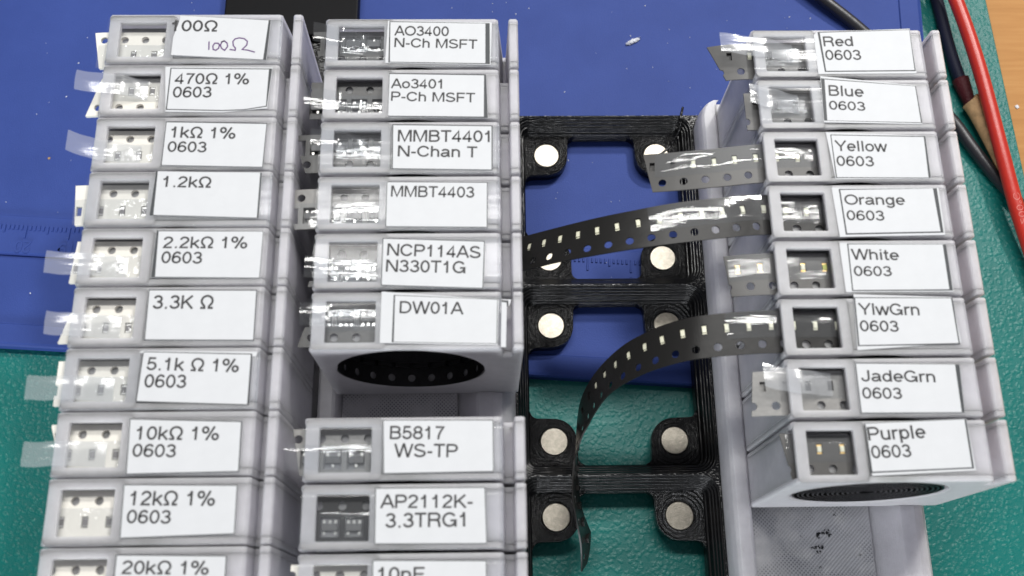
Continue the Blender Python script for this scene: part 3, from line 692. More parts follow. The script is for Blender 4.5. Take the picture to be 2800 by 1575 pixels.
SPEC = [{"name":"100","P":None,"D":[[-86.87,21.62],[-69.2,20.5],[-69.52,11.52],[-87.91,12.62],[-87.85,16.68],[-87.06,20.01]],"W":[[-86.87,21.57],[-69.6,20.42],[-70.14,11.64],[-87.92,12.69],[-87.85,16.68],[-87.06,20.01]],"T":[["100Ω",[-88.41,18.01],[-79.48,17.89],2.48]],"win":[[-99.07,20.94],[-89.46,20.92],[-89.11,12.62],[-98.38,12.64]]},
 {"name":"470","P":[[-88.76,10.11],[-68.17,9.88],[-68.7,1.05],[-77.12,0.23],[-87.84,0.4]],"D":[[-87.76,9.86],[-68.26,9.63],[-68.78,1.37],[-73.07,0.63],[-77.14,0.48],[-87.81,0.76]],"W":[[-87.53,9.66],[-68.86,9.43],[-68.95,1.54],[-73.09,0.83],[-77.15,0.67],[-87.57,0.95]],"T":[["470Ω 1%",[-86.67,6.31],[-72.49,6.21],2.31],["0603",[-86.79,3.38],[-79.41,3.36],2.32]],"win":[[-99.1,9.39],[-89.09,8.99],[-89.04,1.73],[-98.86,1.53]]},
 {"name":"1k","P":None,"D":[[-87.49,-1.66],[-68.44,-2.09],[-68.64,-11.44],[-87.64,-10.93]],"W":[[-87.36,-1.9],[-68.59,-2.33],[-68.82,-11.26],[-87.44,-10.77]],"T":[["1kΩ 1%",[-86.36,-5.12],[-74.24,-5.41],2.32],["0603",[-86.71,-8.08],[-79.42,-8.23],2.18]],"win":[[-99.06,-2.33],[-89.36,-2.61],[-89.22,-10.41],[-98.75,-10.48]]},
 {"name":"1.2k","P":None,"D":[[-88.37,-12.02],[-68.79,-12.47],[-68.81,-21.61],[-88.69,-20.93]],"W":[[-88.01,-12.07],[-69.1,-12.46],[-69.13,-21.5],[-87.98,-20.82]],"T":[["1.2kΩ",[-86.87,-15.26],[-77.99,-15.47],2.2]],"win":[[-98.63,-13.35],[-89.4,-13.86],[-89.2,-22.05],[-98.86,-21.99]]},
 {"name":"2.2k","P":None,"D":[[-87.06,-23.89],[-67.74,-24.15],[-67.84,-33.3],[-87.18,-32.95]],"W":[[-86.7,-24.07],[-67.82,-24.24],[-67.93,-33.15],[-86.49,-32.84]],"T":[["2.2kΩ 1%",[-85.7,-27.36],[-70.47,-27.5],2.22],["0603",[-85.73,-30.25],[-78.4,-30.41],2.25]],"win":[[-98.56,-24.55],[-89.6,-25.17],[-89.33,-32.72],[-98.11,-32.65]]},
 {"name":"3.3K","P":None,"D":[[-87.36,-35.2],[-68.1,-35.46],[-68.03,-44.88],[-87.26,-44.63]],"W":[[-87.2,-35.42],[-68.29,-35.63],[-68.22,-44.71],[-87.08,-44.49]],"T":[["3.3K Ω",[-86.39,-38.87],[-75.68,-38.95],2.5]],"win":[[-98.44,-35.76],[-89.46,-36.26],[-89.26,-43.93],[-98.06,-43.86]]},
 {"name":"5.1k","P":[[-87.31,-46.51],[-67.3,-46.85],[-67.48,-47.71],[-68.86,-47.8],[-88.06,-46.91]],"D":[[-87.13,-46.68],[-68.2,-47.25],[-68.16,-56.39],[-87.54,-55.61]],"W":[[-87.04,-46.82],[-68.43,-47.42],[-68.47,-56.25],[-87.4,-55.49]],"T":[["5.1k Ω 1%",[-86.36,-50.03],[-70.34,-50.54],2.29],["0603",[-86.44,-53.12],[-79.21,-53.29],2.33]],"win":[[-98.49,-47.54],[-89.61,-48.03],[-89.29,-55.59],[-98.1,-55.5]]},
 {"name":"10k","P":None,"D":[[-88.23,-58.57],[-69.07,-59.19],[-68.99,-67.82],[-87.94,-68.07]],"W":[[-88.08,-58.72],[-69.29,-59.34],[-69.19,-67.67],[-87.77,-67.9]],"T":[["10kΩ 1%",[-86.85,-62.19],[-72.84,-62.4],2.29],["0603",[-87.22,-65.08],[-79.87,-65.26],2.19]],"win":[[-98.21,-58.47],[-89.4,-58.95],[-89.19,-66.21],[-97.72,-66.22]]},
 {"name":"12k","P":None,"D":[[-88.05,-69.73],[-69.1,-70.03],[-69.0,-78.04],[-87.84,-78.5]],"W":[[-87.9,-69.86],[-69.24,-70.16],[-69.14,-77.91],[-87.66,-78.4]],"T":[["12kΩ 1%",[-86.74,-73.17],[-72.64,-73.37],2.37],["0603",[-86.99,-76.08],[-79.69,-76.25],2.18]],"win":[[-98.11,-69.8],[-89.41,-70.18],[-88.99,-78.16],[-98.29,-77.87]]},
 {"name":"20k","P":None,"D":[[-88.11,-81.08],[-70.01,-81.48],[-69.85,-89.32],[-88.08,-89.04]],"W":[[-87.9,-81.26],[-70.18,-81.62],[-70.04,-89.18],[-87.91,-88.91]],"T":[["20kΩ 1%",[-86.94,-84.18],[-72.76,-84.45],2.11]],"win":[[-97.96,-81.14],[-89.26,-81.51],[-88.88,-88.89],[-97.88,-88.77]]},
 {"name":"AO3400","P":[[-46.26,20.33],[-25.81,19.91],[-26.14,10.39],[-46.56,10.88]],"D":[[-45.96,20.2],[-26.26,19.7],[-26.28,10.5],[-45.95,10.95]],"W":[[-45.76,20.0],[-27.11,19.63],[-27.16,10.7],[-45.65,11.08]],"T":[["AO3400",[-44.95,16.95],[-34.29,16.77],2.16],["N-Ch MSFT",[-44.89,14.34],[-28.74,13.9],2.04]],"win":[[-55.93,19.83],[-47.12,19.17],[-47.13,11.51],[-55.93,11.78]]},
 {"name":"Ao3401","P":None,"D":[[-45.74,8.62],[-27.04,8.26],[-26.74,-1.22],[-45.72,-0.85]],"W":[[-45.62,8.37],[-27.43,8.01],[-27.52,-0.92],[-45.68,-0.66]],"T":[["Ao3401",[-45.33,5.26],[-35.52,5.13],2.04],["P-Ch MSFT",[-45.26,2.51],[-29.2,2.13],2.01]],"win":[[-55.87,7.9],[-47.01,7.0],[-46.83,0.61],[-55.57,0.64]]},
 {"name":"MMBT4401","P":None,"D":[[-44.88,-2.43],[-25.85,-2.79],[-25.92,-12.17],[-44.74,-11.84]],"W":[[-44.66,-2.67],[-26.07,-2.99],[-26.13,-12.01],[-44.55,-11.66]],"T":[["MMBT4401",[-43.77,-6.14],[-26.43,-6.34],2.43],["N-Chan T",[-43.7,-9.22],[-28.8,-9.53],2.25]],"win":[[-55.92,-3.7],[-46.92,-4.1],[-46.83,-11.08],[-55.84,-10.69]]},
 {"name":"MMBT4403","P":None,"D":[[-45.58,-14.37],[-26.87,-14.61],[-26.92,-23.73],[-45.66,-23.44]],"W":[[-45.48,-14.51],[-27.0,-14.75],[-27.09,-23.58],[-45.5,-23.33]],"T":[["MMBT4403",[-44.77,-17.44],[-29.35,-17.75],2.19]],"win":[[-55.87,-14.73],[-46.93,-15.24],[-46.82,-22.76],[-55.64,-22.59]]},
 {"name":"NCP114","P":None,"D":[[-46.06,-25.63],[-27.44,-26.35],[-27.77,-35.56],[-46.13,-34.78]],"W":[[-45.91,-25.8],[-27.6,-26.5],[-27.93,-35.39],[-45.98,-34.65]],"T":[["NCP114AS",[-45.2,-29.06],[-28.24,-29.73],2.32],["N330T1G",[-45.33,-32.17],[-30.91,-32.6],2.3]],"win":[[-55.67,-26.5],[-46.91,-26.89],[-46.9,-34.21],[-55.65,-34.04]]},
 {"name":"DW01A","P":[[-45.94,-35.94],[-25.02,-37.6],[-25.34,-46.03],[-46.04,-45.48]],"D":[[-43.79,-36.6],[-25.18,-37.56],[-25.42,-45.83],[-43.93,-45.38]],"W":[[-43.53,-36.73],[-25.3,-37.64],[-25.54,-45.74],[-43.57,-45.3]],"T":[["DW01A",[-42.71,-40.02],[-31.31,-40.36],2.23]],"win":[[-55.83,-36.73],[-46.91,-37.44],[-46.88,-45.23],[-55.65,-45.15]]},
 {"name":"B5817","P":None,"D":[[-45.11,-59.2],[-26.16,-59.39],[-26.14,-68.25],[-44.78,-68.4]],"W":[[-44.97,-59.32],[-26.3,-59.51],[-26.27,-68.13],[-44.65,-68.29]],"T":[["B5817",[-43.86,-62.53],[-34.47,-62.69],2.25],["WS-TP",[-43.11,-65.58],[-32.23,-65.78],2.26]],"win":[[-55.85,-59.96],[-47.01,-60.64],[-46.98,-67.71],[-55.77,-67.71]]},
 {"name":"AP2112K","P":None,"D":[[-46.09,-70.78],[-27.63,-70.84],[-27.36,-80.11],[-45.97,-79.96]],"W":[[-45.93,-70.9],[-27.76,-70.95],[-27.49,-80.0],[-45.82,-79.83]],"T":[["AP2112K-",[-45.18,-74.1],[-29.74,-74.24],2.19],["3.3TRG1",[-44.24,-77.32],[-30.97,-77.29],2.35]],"win":[[-55.77,-71.69],[-46.95,-71.98],[-46.91,-79.13],[-55.53,-78.84]]},
 {"name":"10nF","P":None,"D":[[-46.19,-82.5],[-27.47,-82.77],[-27.33,-91.29],[-46.08,-91.04]],"W":[[-46.04,-82.63],[-27.6,-82.9],[-27.46,-91.18],[-45.93,-90.93]],"T":[["10nF",[-45.22,-85.75],[-37.63,-85.84],2.12]],"win":[[-55.99,-82.74],[-46.78,-83.13],[-46.73,-90.5],[-55.89,-90.38]]},
 {"name":"Red","P":[[37.66,16.91],[38.4,17.59],[56.94,18.33],[56.93,8.27],[37.62,8.17]],"D":[[38.48,17.59],[56.9,18.11],[56.83,8.72],[38.94,8.59]],"W":[[38.92,17.4],[56.81,17.99],[56.6,8.96],[39.23,8.83]],"T":[["Red",[39.37,14.3],[45.26,14.35],2.22],["0603",[39.42,11.24],[46.48,11.25],2.23]],"win":[[27.6,16.84],[35.69,16.06],[35.62,9.23],[27.55,9.25]]},
 {"name":"Blue","P":[[37.94,7.69],[56.33,5.58],[56.49,-2.83],[37.49,-2.35]],"D":[[37.99,7.19],[56.36,5.43],[56.46,-2.63],[37.58,-2.03]],"W":[[38.67,6.92],[56.19,5.35],[56.22,-2.48],[38.21,-1.98]],"T":[["Blue",[39.13,3.36],[45.92,3.04],2.29],["0603",[38.84,0.34],[45.85,0.03],1.91]],"win":[[27.7,5.23],[35.78,4.61],[35.76,-1.53],[27.57,-1.5]]},
 {"name":"Yellow","P":[[37.63,-4.51],[56.65,-5.31],[56.49,-14.24],[38.38,-14.31]],"D":[[38.43,-5.0],[56.63,-5.42],[56.43,-14.18],[38.45,-14.09]],"W":[[38.59,-5.17],[56.29,-5.62],[55.98,-14.07],[38.68,-13.92]],"T":[["Yellow",[38.98,-8.48],[49.0,-8.7],2.21],["0603",[38.93,-11.58],[46.03,-11.75],2.09]],"win":[[27.84,-5.39],[36.03,-6.14],[35.93,-12.77],[27.51,-12.72]]},
 {"name":"Orange","P":[[37.41,-16.03],[57.55,-16.22],[57.39,-25.66],[37.81,-25.94]],"D":[[38.7,-16.34],[57.21,-16.3],[57.15,-25.26],[38.94,-25.54]],"W":[[38.98,-16.56],[56.46,-16.35],[56.61,-24.99],[39.22,-25.25]],"T":[["Orange",[39.46,-19.55],[50.83,-19.67],2.06],["0603",[39.51,-22.67],[46.54,-22.8],1.98]],"win":[[27.61,-16.88],[36.06,-17.2],[35.74,-24.4],[27.49,-24.35]]},
 {"name":"White","P":[[37.55,-27.16],[57.12,-27.42],[57.24,-36.69],[37.65,-36.67]],"D":[[38.95,-27.3],[57.21,-27.53],[57.14,-36.54],[38.77,-36.5]],"W":[[39.18,-27.46],[56.6,-27.6],[56.51,-36.28],[38.99,-36.3]],"T":[["White",[39.39,-30.4],[48.18,-30.64],2.05],["0603",[39.5,-33.61],[46.44,-33.71],1.91]],"win":[[27.61,-28.07],[36.0,-28.66],[35.83,-35.45],[27.48,-35.52]]},
 {"name":"YlwGrn","P":[[38.94,-37.1],[56.71,-37.74],[57.11,-46.27],[38.39,-47.53]],"D":[[38.92,-37.66],[56.81,-37.87],[56.86,-46.64],[38.55,-46.81]],"W":[[39.15,-37.84],[56.54,-38.0],[56.61,-46.39],[38.84,-46.61]],"T":[["YlwGrn",[39.44,-40.98],[50.43,-41.19],2.18],["0603",[39.3,-44.07],[46.26,-44.23],2.03]],"win":[[27.73,-38.98],[35.99,-39.3],[35.72,-46.71],[27.66,-46.64]]},
 {"name":"JadeGrn","P":None,"D":[[37.58,-49.82],[56.14,-50.33],[55.73,-58.9],[37.51,-58.91]],"W":[[37.79,-49.99],[55.35,-50.32],[55.22,-58.84],[37.73,-58.75]],"T":[["JadeGrn",[38.36,-53.22],[51.45,-53.49],2.06],["0603",[38.2,-56.27],[45.17,-56.42],1.99]],"win":[[27.84,-50.08],[36.05,-50.44],[35.82,-58.06],[27.42,-57.98]]},
 {"name":"Purple","P":[[38.0,-60.52],[55.89,-59.98],[56.07,-68.93],[38.2,-69.67]],"D":[[37.99,-60.58],[55.83,-60.04],[55.83,-68.61],[37.93,-69.22]],"W":[[38.12,-60.69],[55.48,-60.12],[55.48,-68.39],[38.29,-68.95]],"T":[["Purple",[38.29,-63.66],[48.39,-63.3],2.32],["0603",[38.49,-66.72],[45.41,-66.53],2.18]],"win":[[27.89,-61.3],[36.09,-61.52],[35.98,-68.98],[27.73,-69.03]]}]
HAND = [[[-80.84, 15.64], [-80.73, 13.79]], [[-79.16, 15.26], [-79.71, 15.26], [-80.03, 14.62], [-79.89, 13.86], [-79.37, 13.68], [-78.9, 14.11], [-78.74, 14.87], [-79.13, 15.33]], [[-78.52, 15.51], [-77.88, 15.76], [-77.3, 15.25], [-77.17, 14.49], [-77.68, 13.66], [-78.31, 14.11], [-78.58, 14.87], [-78.31, 15.59], [-77.85, 15.84]], [[-76.75, 13.86], [-75.64, 13.68], [-75.61, 14.11], [-76.09, 14.74], [-76.23, 15.63], [-75.83, 16.22], [-75.07, 16.45], [-74.07, 16.27], [-73.44, 15.68], [-73.47, 14.86], [-73.99, 14.23], [-74.34, 13.85], [-73.23, 13.7], [-71.82, 13.24]]]
FLAP = [[-24.51, -37.57], [-22.78, -37.62], [-23.1, -38.69], [-23.61, -39.11], [-23.84, -46.46], [-24.74, -46.41]]
FREE = {'Yellow': ([(25.4, -9.75, 42.0), (16.28, -10.44, 41.5), (9.51, -10.38, 40.0), (3.03, -9.95, 38.0)], [(0, 1, 0.0), (0, 1, 0.0), (0, 1, 0.0), (0, 1, 0.0)]), 'Orange': ([(25.0, -20.4, 42.0), (17.28, -21.2, 42.7), (8.5, -22.2, 42.7), (0.52, -23.0, 41.5), (-7.15, -23.5, 39.0), (-13.83, -23.5, 35.0), (-19.99, -22.9, 29.0), (-23.54, -21.89, 24.0)], [(0, 1, 0), (0.05, 1, 0), (0.08, 1, 0), (0.1, 1, -0.08), (0.12, 1, -0.12), (0.1, 1, -0.2), (0.05, 1, -0.25), (0, 1, -0.3)]), 'YlwGrn': ([(24.0, -43.24, 42.0), (17.03, -43.45, 41.5), (11.96, -43.67, 40.5), (8.13, -43.97, 39.0), (4.65, -44.55, 37.0), (1.37, -45.25, 34.0), (-1.69, -46.28, 30.5), (-4.19, -47.56, 26.0), (-6.13, -49.34, 21.0), (-7.59, -51.55, 16.0), (-8.67, -54.56, 12.5), (-9.34, -59.11, 9.5), (-9.65, -66.32, 9.0), (-9.1, -71.0, 7.5), (-7.7, -75.8, 4.0), (-6.6, -79.8, 0.6)], [(0, 1, 0), (0.03, 1, 0), (0.08, 1, 0), (0.12, 1, 0), (0.16, 1, 0), (0.2, 1, 0), (0.2, 1, 0), (0.18, 1, 0), (0.1, 1, 0), (0.05, 1, -0.1), (0.03, 0.8, -0.6), (0.1, 0.35, -0.93), (0.24, 0.165, -0.96), (0.24, 0.165, -0.96), (0.34, 0.15, -0.92), (0.5, 0.1, -0.84)])}
KEYS = [('L', i) for i in range(10)]+[('M', i) for i in (0, 1, 2, 3, 4, 5, 7, 8, 9)]+[('R', i) for i in range(8)]
WORDS = {'100': '100Ω, rewritten in purple pen', '470': '470Ω 1% 0603', '1k': '1kΩ 1% 0603', '1.2k': '1.2kΩ', '2.2k': '2.2kΩ 1% 0603', '3.3K': '3.3K Ω', '5.1k': '5.1k Ω 1% 0603', '10k': '10kΩ 1% 0603', '12k': '12kΩ 1% 0603', '20k': '20kΩ 1%',
 'AO3400': 'AO3400 N-Ch MSFT', 'Ao3401': 'Ao3401 P-Ch MSFT', 'MMBT4401': 'MMBT4401 N-Chan T', 'MMBT4403': 'MMBT4403', 'NCP114': 'NCP114AS N330T1G', 'DW01A': 'DW01A', 'B5817': 'B5817 WS-TP', 'AP2112K': 'AP2112K-3.3TRG1', '10nF': '10nF'}
PLACE = {'100': 'farthest in the left rack', '470': 'second in left rack', '1k': 'with film tail crossing its window', '1.2k': 'between 1kΩ and 2.2kΩ', '2.2k': 'below 1.2kΩ', '3.3K': 'beside the blue mat edge', '5.1k': 'level with DW01A', '10k': 'between 5.1k and 12kΩ', '12k': 'between 10kΩ and 20kΩ', '20k': 'nearest in the left rack',
 'AO3400': 'farthest in the middle rack', 'Ao3401': 'below AO3400', 'MMBT4401': 'between Ao3401 and MMBT4403', 'MMBT4403': 'between MMBT4401 and NCP114AS', 'NCP114': 'between MMBT4403 and DW01A', 'DW01A': 'beside the empty slot', 'B5817': 'just nearer than the empty slot', 'AP2112K': 'between B5817 and 10nF', '10nF': 'nearest in the middle rack',
 'Red': 'at the far end of the right rack', 'Blue': 'between Red and Yellow', 'Yellow': 'between Blue and Orange', 'Orange': 'between Yellow and White', 'White': 'between Orange and YlwGrn', 'YlwGrn': 'between White and JadeGrn', 'JadeGrn': 'between YlwGrn and Purple', 'Purple': 'nearest in the right rack'}
GROUPS = {'L': 'cartridges of resistor tape in the left rack', 'M': 'cartridges of transistor tape in the middle rack', 'R': 'cartridges of LED tape in the right rack'}
TG = {'L': 'resistor tapes in the left cartridges', 'M': 'component tapes in the middle cartridges', 'R': 'LED tapes in the right cartridges'}
# tape data: hole x, holes on far side, kind, stub length left of the cartridge, cover film tail (milk, length, dy)
TAPE = {
 '100': (-94.11, 1, 'paper', 2.6, None), '470': (-93.67, 0, 'paper', 2.0, (4.6, .6)), '1k': (-94.8, 1, 'paper', .5, (4.6, 1.9)), '1.2k': (-92.69, 1, 'paper', 3.1, None),
 '2.2k': (-91.73, 1, 'paper', 1.7, (5.4, .2)), '3.3K': (-93.21, 1, 'paper', 1.4, (3.9, .3)), '5.1k': (-92.74, 1, 'paper', 1.9, (5.6, -.2)), '10k': (-92.91, 1, 'paper', .4, (4.6, -.3)), '12k': (-92.75, 1, 'paper', 0.1, None), '20k': (-91.31, 1, 'paper', .1, None),
 'AO3400': (-51.27, 0, 'sot', 1.9, (2.2, 1.0)), 'Ao3401': (-49.61, 1, 'sot', 2.6, (3.2, .6)), 'MMBT4401': (-53.07, 0, 'sot', 4.2, (1.6, .4)), 'MMBT4403': (-49.72, 1, 'sotpale', 5.0, None), 'NCP114': (-49.75, 1, 'sot', .4, (1.4, .4)), 'DW01A': (-50.5, 0, 'sot', 1.2, (1.8, 0)),
 'B5817': (-51.8, 1, 'sotpale', 1.6, (3.0, .2)), 'AP2112K': (-51.81, 1, 'sotdark', .2, None), '10nF': (-51.76, 1, 'paper', 1.6, (2.5, 0)),
 'Red': (31.26, 0, 'ledempty', 8.2, (6.5, 1.0)), 'Blue': (31.37, 0, 'ledempty', 2.0, (1.7, 1.2)), 'Yellow': (30.5, 0, 'led', 23.0, None), 'Orange': (31.0, 0, 'led', 46.0, None), 'White': (33.2, 0, 'ledgold', 8.0, None), 'YlwGrn': (30.25, 0, 'led', 60.0, None), 'JadeGrn': (31.65, 0, 'ledpale', 5.6, (4.2, 1.2)), 'Purple': (32.44, 0, 'ledgold2', .9, None)}
YOFF = {'100': -.9}
def poly_obj(name, pts, z, mat, parent, org, th):
    return obj(name, bm_mesh(name, poly_plate(name, [(x-org[0], y-org[1]) for x, y in pts], z-org[2], th)), mat, parent)
MIND = {'L': 'resistor', 'M': 'transistor', 'R': 'LED'}
for (c_, i), sp in zip(KEYS, SPEC):
    d = COLS[c_]; key = sp['name']; org = (d['x'], d['y']-i*d['p'], 11.0); word = WORDS.get(key, key+' 0603')
    random.seed(sum(map(ord, key))*7+i)
    e = empty('tape_cartridge', org)
    tag(e, 'grey tape cartridge '+PLACE[key]+' labelled '+word, 'cartridge', GROUPS[c_])
    obj('body', _bodies[c_][0 if i == 0 else 2], None, e); obj('window_frame', _bodies[c_][1], None, e)
    # label: paper, printed border, field, lettering
    lz = H+.10
    P = sp['P'] or [tuple(a) for a in sp['D']]
    cen = [sum(a[0] for a in P)/len(P), sum(a[1] for a in P)/len(P)]
    grow = lambda q, k: [(cen[0]+(x-cen[0])*k, cen[1]+(y-cen[1])*k) for x, y in q]
    lab = poly_obj('label', P if sp['P'] else grow(P, 1.004), lz-.06, M['label'], e, org, .08)
    if key != '100' or True: poly_obj('printed_border', sp['D'], lz+.03, M['border'], lab, org, .008)
    poly_obj('printed_field', sp['W'], lz+.045, M['label'], lab, org, .008)
    V, F = lettering([tuple(t) for t in sp['T']], lz+.075, .150)
    if key == '100':                                   # the first digit is partly covered: keep what shows
        bm = bmesh.new(); vv = [bm.verts.new(v) for v in V]; [bm.faces.new([vv[a] for a in f]) for f in F]
        bmesh.ops.bisect_plane(bm, geom=bm.verts[:]+bm.edges[:]+bm.faces[:], plane_co=(-87.2, 19.6, 0), plane_no=(-.82, -.57, 0), clear_outer=False, dist=1e-5)
        bmesh.ops.translate(bm, verts=bm.verts, vec=(-org[0], -org[1], -org[2])); me = bm_mesh('lettering', bm)
    else: me = mesh('lettering', [(x-org[0], y-org[1], z-org[2]) for x, y, z in V], F)
    obj('lettering', me, M['ink'], lab)
    if key == '100':
        V, F = [], []
        for q in HAND: ribbon(q, .24, V, F, lz+.09)
        obj('handwriting', mesh('handwriting', [(x-org[0], y-org[1], z-org[2]) for x, y, z in V], F), M['purple'], lab)
    if key == 'DW01A':
        fl = obj('label_flap', bm_mesh('label_flap', poly_plate('label_flap', [(x-org[0], y-org[1]) for x, y in FLAP], lz+.02-org[2], .08)), M['label'], e)
        poly_obj('printed_bar', [(-24.5, -37.75), (-23.3, -37.85), (-23.3, -39.0), (-23.6, -39.0), (-23.65, -38.2), (-24.5, -38.1)], lz+.11, M['border'], fl, org, .01)
    # clear film wrapped over some of the tops
    if key in ('100', '1.2k', '5.1k', 'AO3400', 'MMBT4401', 'MMBT4403', 'NCP114', 'DW01A', 'B5817', 'AP2112K', '10nF', 'Blue', 'Red'):
        xe = 34.0 if c_ != 'R' else 12.5
        fn = lambda s, t, h: (s, t-4-.2, H-11.0+.03+h-(.9 if t < -.9 or t > 9.3 else 0))
        film_sheet('clear_wrap', fn, -.1, xe, -1.05, 9.45, .0, e, 'wrap', .05, seed=i+3, ns=60)
        if c_ != 'R':
            # squeezed bead of film at the right edge and along the front edge
            pts = [(xe-.3+random.uniform(-.12, .12), -5+10*k/16, H-11.0+.08) for k in range(17)]
            tube('film_edge', pts, .17, 6, M['wrap'], e, 2, lambda t: .6+.6*abs(noise.noise(Vector((t*23, i, 0)))))
            pts = [(.5+(xe-.8)*k/24, -5.35+random.uniform(-.06, .06), H-11.0+.04) for k in range(25)]
            tube('film_edge', pts, .17, 6, M['wrap'], e, 2, lambda t: .5+.8*abs(noise.noise(Vector((t*31, i, 3)))))
    # ------------------------------------------------ the tape inside (its own thing)
    hx, up, kind, stub, tail = TAPE[key]
    t_e = empty('component_tape', (org[0], org[1], 42.35))
    lab_c = {'paper': 'cream paper tape', 'sot': 'dark plastic tape', 'sotpale': 'grey plastic tape', 'sotdark': 'black plastic tape'}.get(kind, 'grey plastic tape')
    extra = {'Yellow': ' reaching over a magnet', 'Orange': ' arching to the middle rack', 'YlwGrn': ' hanging down into the base plate', 'Red': ' with torn end', 'White': ' with short shiny end'}.get(key, '')
    what = {'L': 'chip resistors', 'M': 'small chips', 'R': 'tiny LEDs'}[c_]
    if key == '10nF': what = 'capacitors'
    tag(t_e, f'{lab_c} of {what} in cartridge {sp["T"][0][0]}{extra or " "+(PLACE[key] if key not in ("100", "1k") else "with a torn end" if key == "100" else "with peeled film")}', 'component tape', TG[c_])
    zt_ = 0.0
    if kind == 'paper': prm = dict(ps=.55, pt0=4.3, pt1=6.2, th=.7, pd=.66); mat = M['paper']
    elif kind.startswith('sot'): prm = dict(ps=1.55, pt0=3.7, pt1=6.95, th=.3, pd=1.0); mat = M['carrier_pale' if kind == 'sotpale' else ('carrier_blk' if kind == 'sotdark' else 'carrier_mid')]
    else: prm = dict(ps=.5, pt0=4.35, pt1=6.15, th=.3, pd=.75); mat = M['carrier_pale' if kind == 'ledpale' else 'carrier_lite']
    endx = d['win'][1]+1.2
    yy = YOFF.get(key, 0.0)+({'L': -.15, 'M': -.05, 'R': -.3}[c_])
    if key in ('Yellow', 'Orange', 'YlwGrn'):
        pts, wid = FREE[key]
        pts = [(org[0]+endx, org[1]+yy, 42.0), (org[0]+6, org[1]+yy, 42.0)]+pts; wid = [(0, 1, 0)]*2+wid
        fn0, Ltot = path_fn(pts, wid, 14, -1)
        fn = lambda s, t, h: tuple(a-b for a, b in zip(fn0(Ltot-s if False else s, t, h), (org[0], org[1], 42.0)))
        hs = (org[0]+endx)-hx; mat = M['carrier_lite' if key == 'Yellow' else 'carrier']
        cuts = {'Yellow': [((Ltot-1.2, 4), (1, -.24))], 'Orange': [], 'YlwGrn': [((Ltot-1.2, 4), (1, .75))]}[key]
        me, pk = strip_mesh('carrier_strip', fn, 0, Ltot-.2, hs, holes=True, cuts=cuts, **prm)
        st = obj('carrier_strip', me, mat, t_e)
        full = {'Yellow': Ltot-8.5, 'Orange': Ltot, 'YlwGrn': 56}[key]
        for s in pk:
            if s < full: component('led', fn, s, t_e)
        if key == 'Yellow': film_sheet('cover_film', fn, 0, Ltot-2.6, 3.0, 7.9, .10, t_e, 'film', .38, 1)
        if key == 'Orange': film_sheet('cover_film', fn, 0, 34, 2.9, 7.9, .10, t_e, 'film', .12, 2); 
        if key == 'YlwGrn': film_sheet('cover_film', fn, 0, 21, 3.0, 7.9, .08, t_e, 'film', .25, 5)
    else:
        fn = flat_fn(0, yy, zt_, up)
        hs = hx-org[0]
        cuts = []
        if stub > .3:
            a = random.uniform(-.35, .35)
            cuts = [((-stub, 4), (-1, a))]
            if key == 'Red': cuts = [((-6.6, 4), (-1, -.38))]
            if key == '1.2k': cuts = [((-stub+.3, 4), (-1, .10))]
        me, pk = strip_mesh('carrier_strip', fn, -stub-1.2 if cuts else -stub, endx, hs, holes=True, cuts=cuts, **prm)
        obj('carrier_strip', me, mat, t_e)
        for s in pk:
            if kind == 'paper': component('resistor', fn, s, t_e)
            elif kind.startswith('sot'): component('sot3' if key not in ('AP2112K', 'NCP114', 'DW01A') else 'sot5', fn, s, t_e)
            elif kind == 'ledgold': component('led_yellow' if s > 8 else 'led_gold', fn, s, t_e)
            elif kind == 'ledgold2': component('led_gold', fn, s, t_e)
            elif kind == 'ledempty' and key == 'Red' and -2 < s < 2: component('led', fn, s, t_e)
        fl_a = -min(stub, 8)+.2
        film_sheet('cover_film', fn, fl_a if not tail else .6, endx, 2.9, 7.9, .06, t_e, {'M': 'film', 'R': 'film_window', 'L': 'film_crumpled'}[c_], .14, seed=i)
        if tail:
            ln, dy = tail
            sg = -1 if up else 1
            def fnt(s, t, h, ln=ln, dy=dy, sg=sg, fn=fn):
                k = max(0, (1.5-s)/(ln+1.5)); x, y, z = fn(0, t, h)
                q = max(0, min(1, (8.2-s)/5.6)); q = q*q*(3-2*q)
                return (s, y*.92+dy*k+.2*math.sin(s*.9)*k, .25+2.35*q+.9*k-.5*k*k+h*.8)
            film_sheet('peeled_film', fnt, -ln, 8.4, 3.2, 7.8, .05, t_e, 'film_milky' if c_ != 'M' else 'film', .22, seed=i+20)
    # coil behind the round opening
    cm = {'paper': M['paper'], 'sot': M['carrier_blk'], 'sotpale': M['carrier_blk'], 'sotdark': M['carrier_blk']}.get(kind, M['carrier_blk'])
    if key == 'DW01A':
        def fnc(s, t, h, r=13.7):
            a = -s/r+math.radians(200)*-1+math.pi*2; rr = r-.0-h*-1 if False else r+h
            rr = r-.35-h*0
            rr = (r-.02)-h
            return (16.9+rr*math.cos(s/r+math.pi), t-5.32, 19.35-31.0+rr*math.sin(s/r+math.pi))
        me, _ = strip_mesh('tape_coil', fnc, 0, 42.0, .6, .0001+1.55, 3.7, 6.95, th=.3, pd=-1.0, holes=True, nofloor=False)
        obj('tape_coil', me, M['carrier_blk'], t_e)
        spiral_coil('tape_coil', 16.9, 19.3-31.0, -.8, 3.9, 13.0, 11.6, 1.0, M['carrier_blk'], t_e)
    else:
        spiral_coil('tape_coil', 16.9, 19.35-31.0, -4.0 if key != 'Purple' else -5.1, 3.95, 13.75, 13.75-(12.4 if key == 'Purple' else 3.6), 14 if key == 'Purple' else 4, cm, t_e)
bpy.context.view_layer.update()

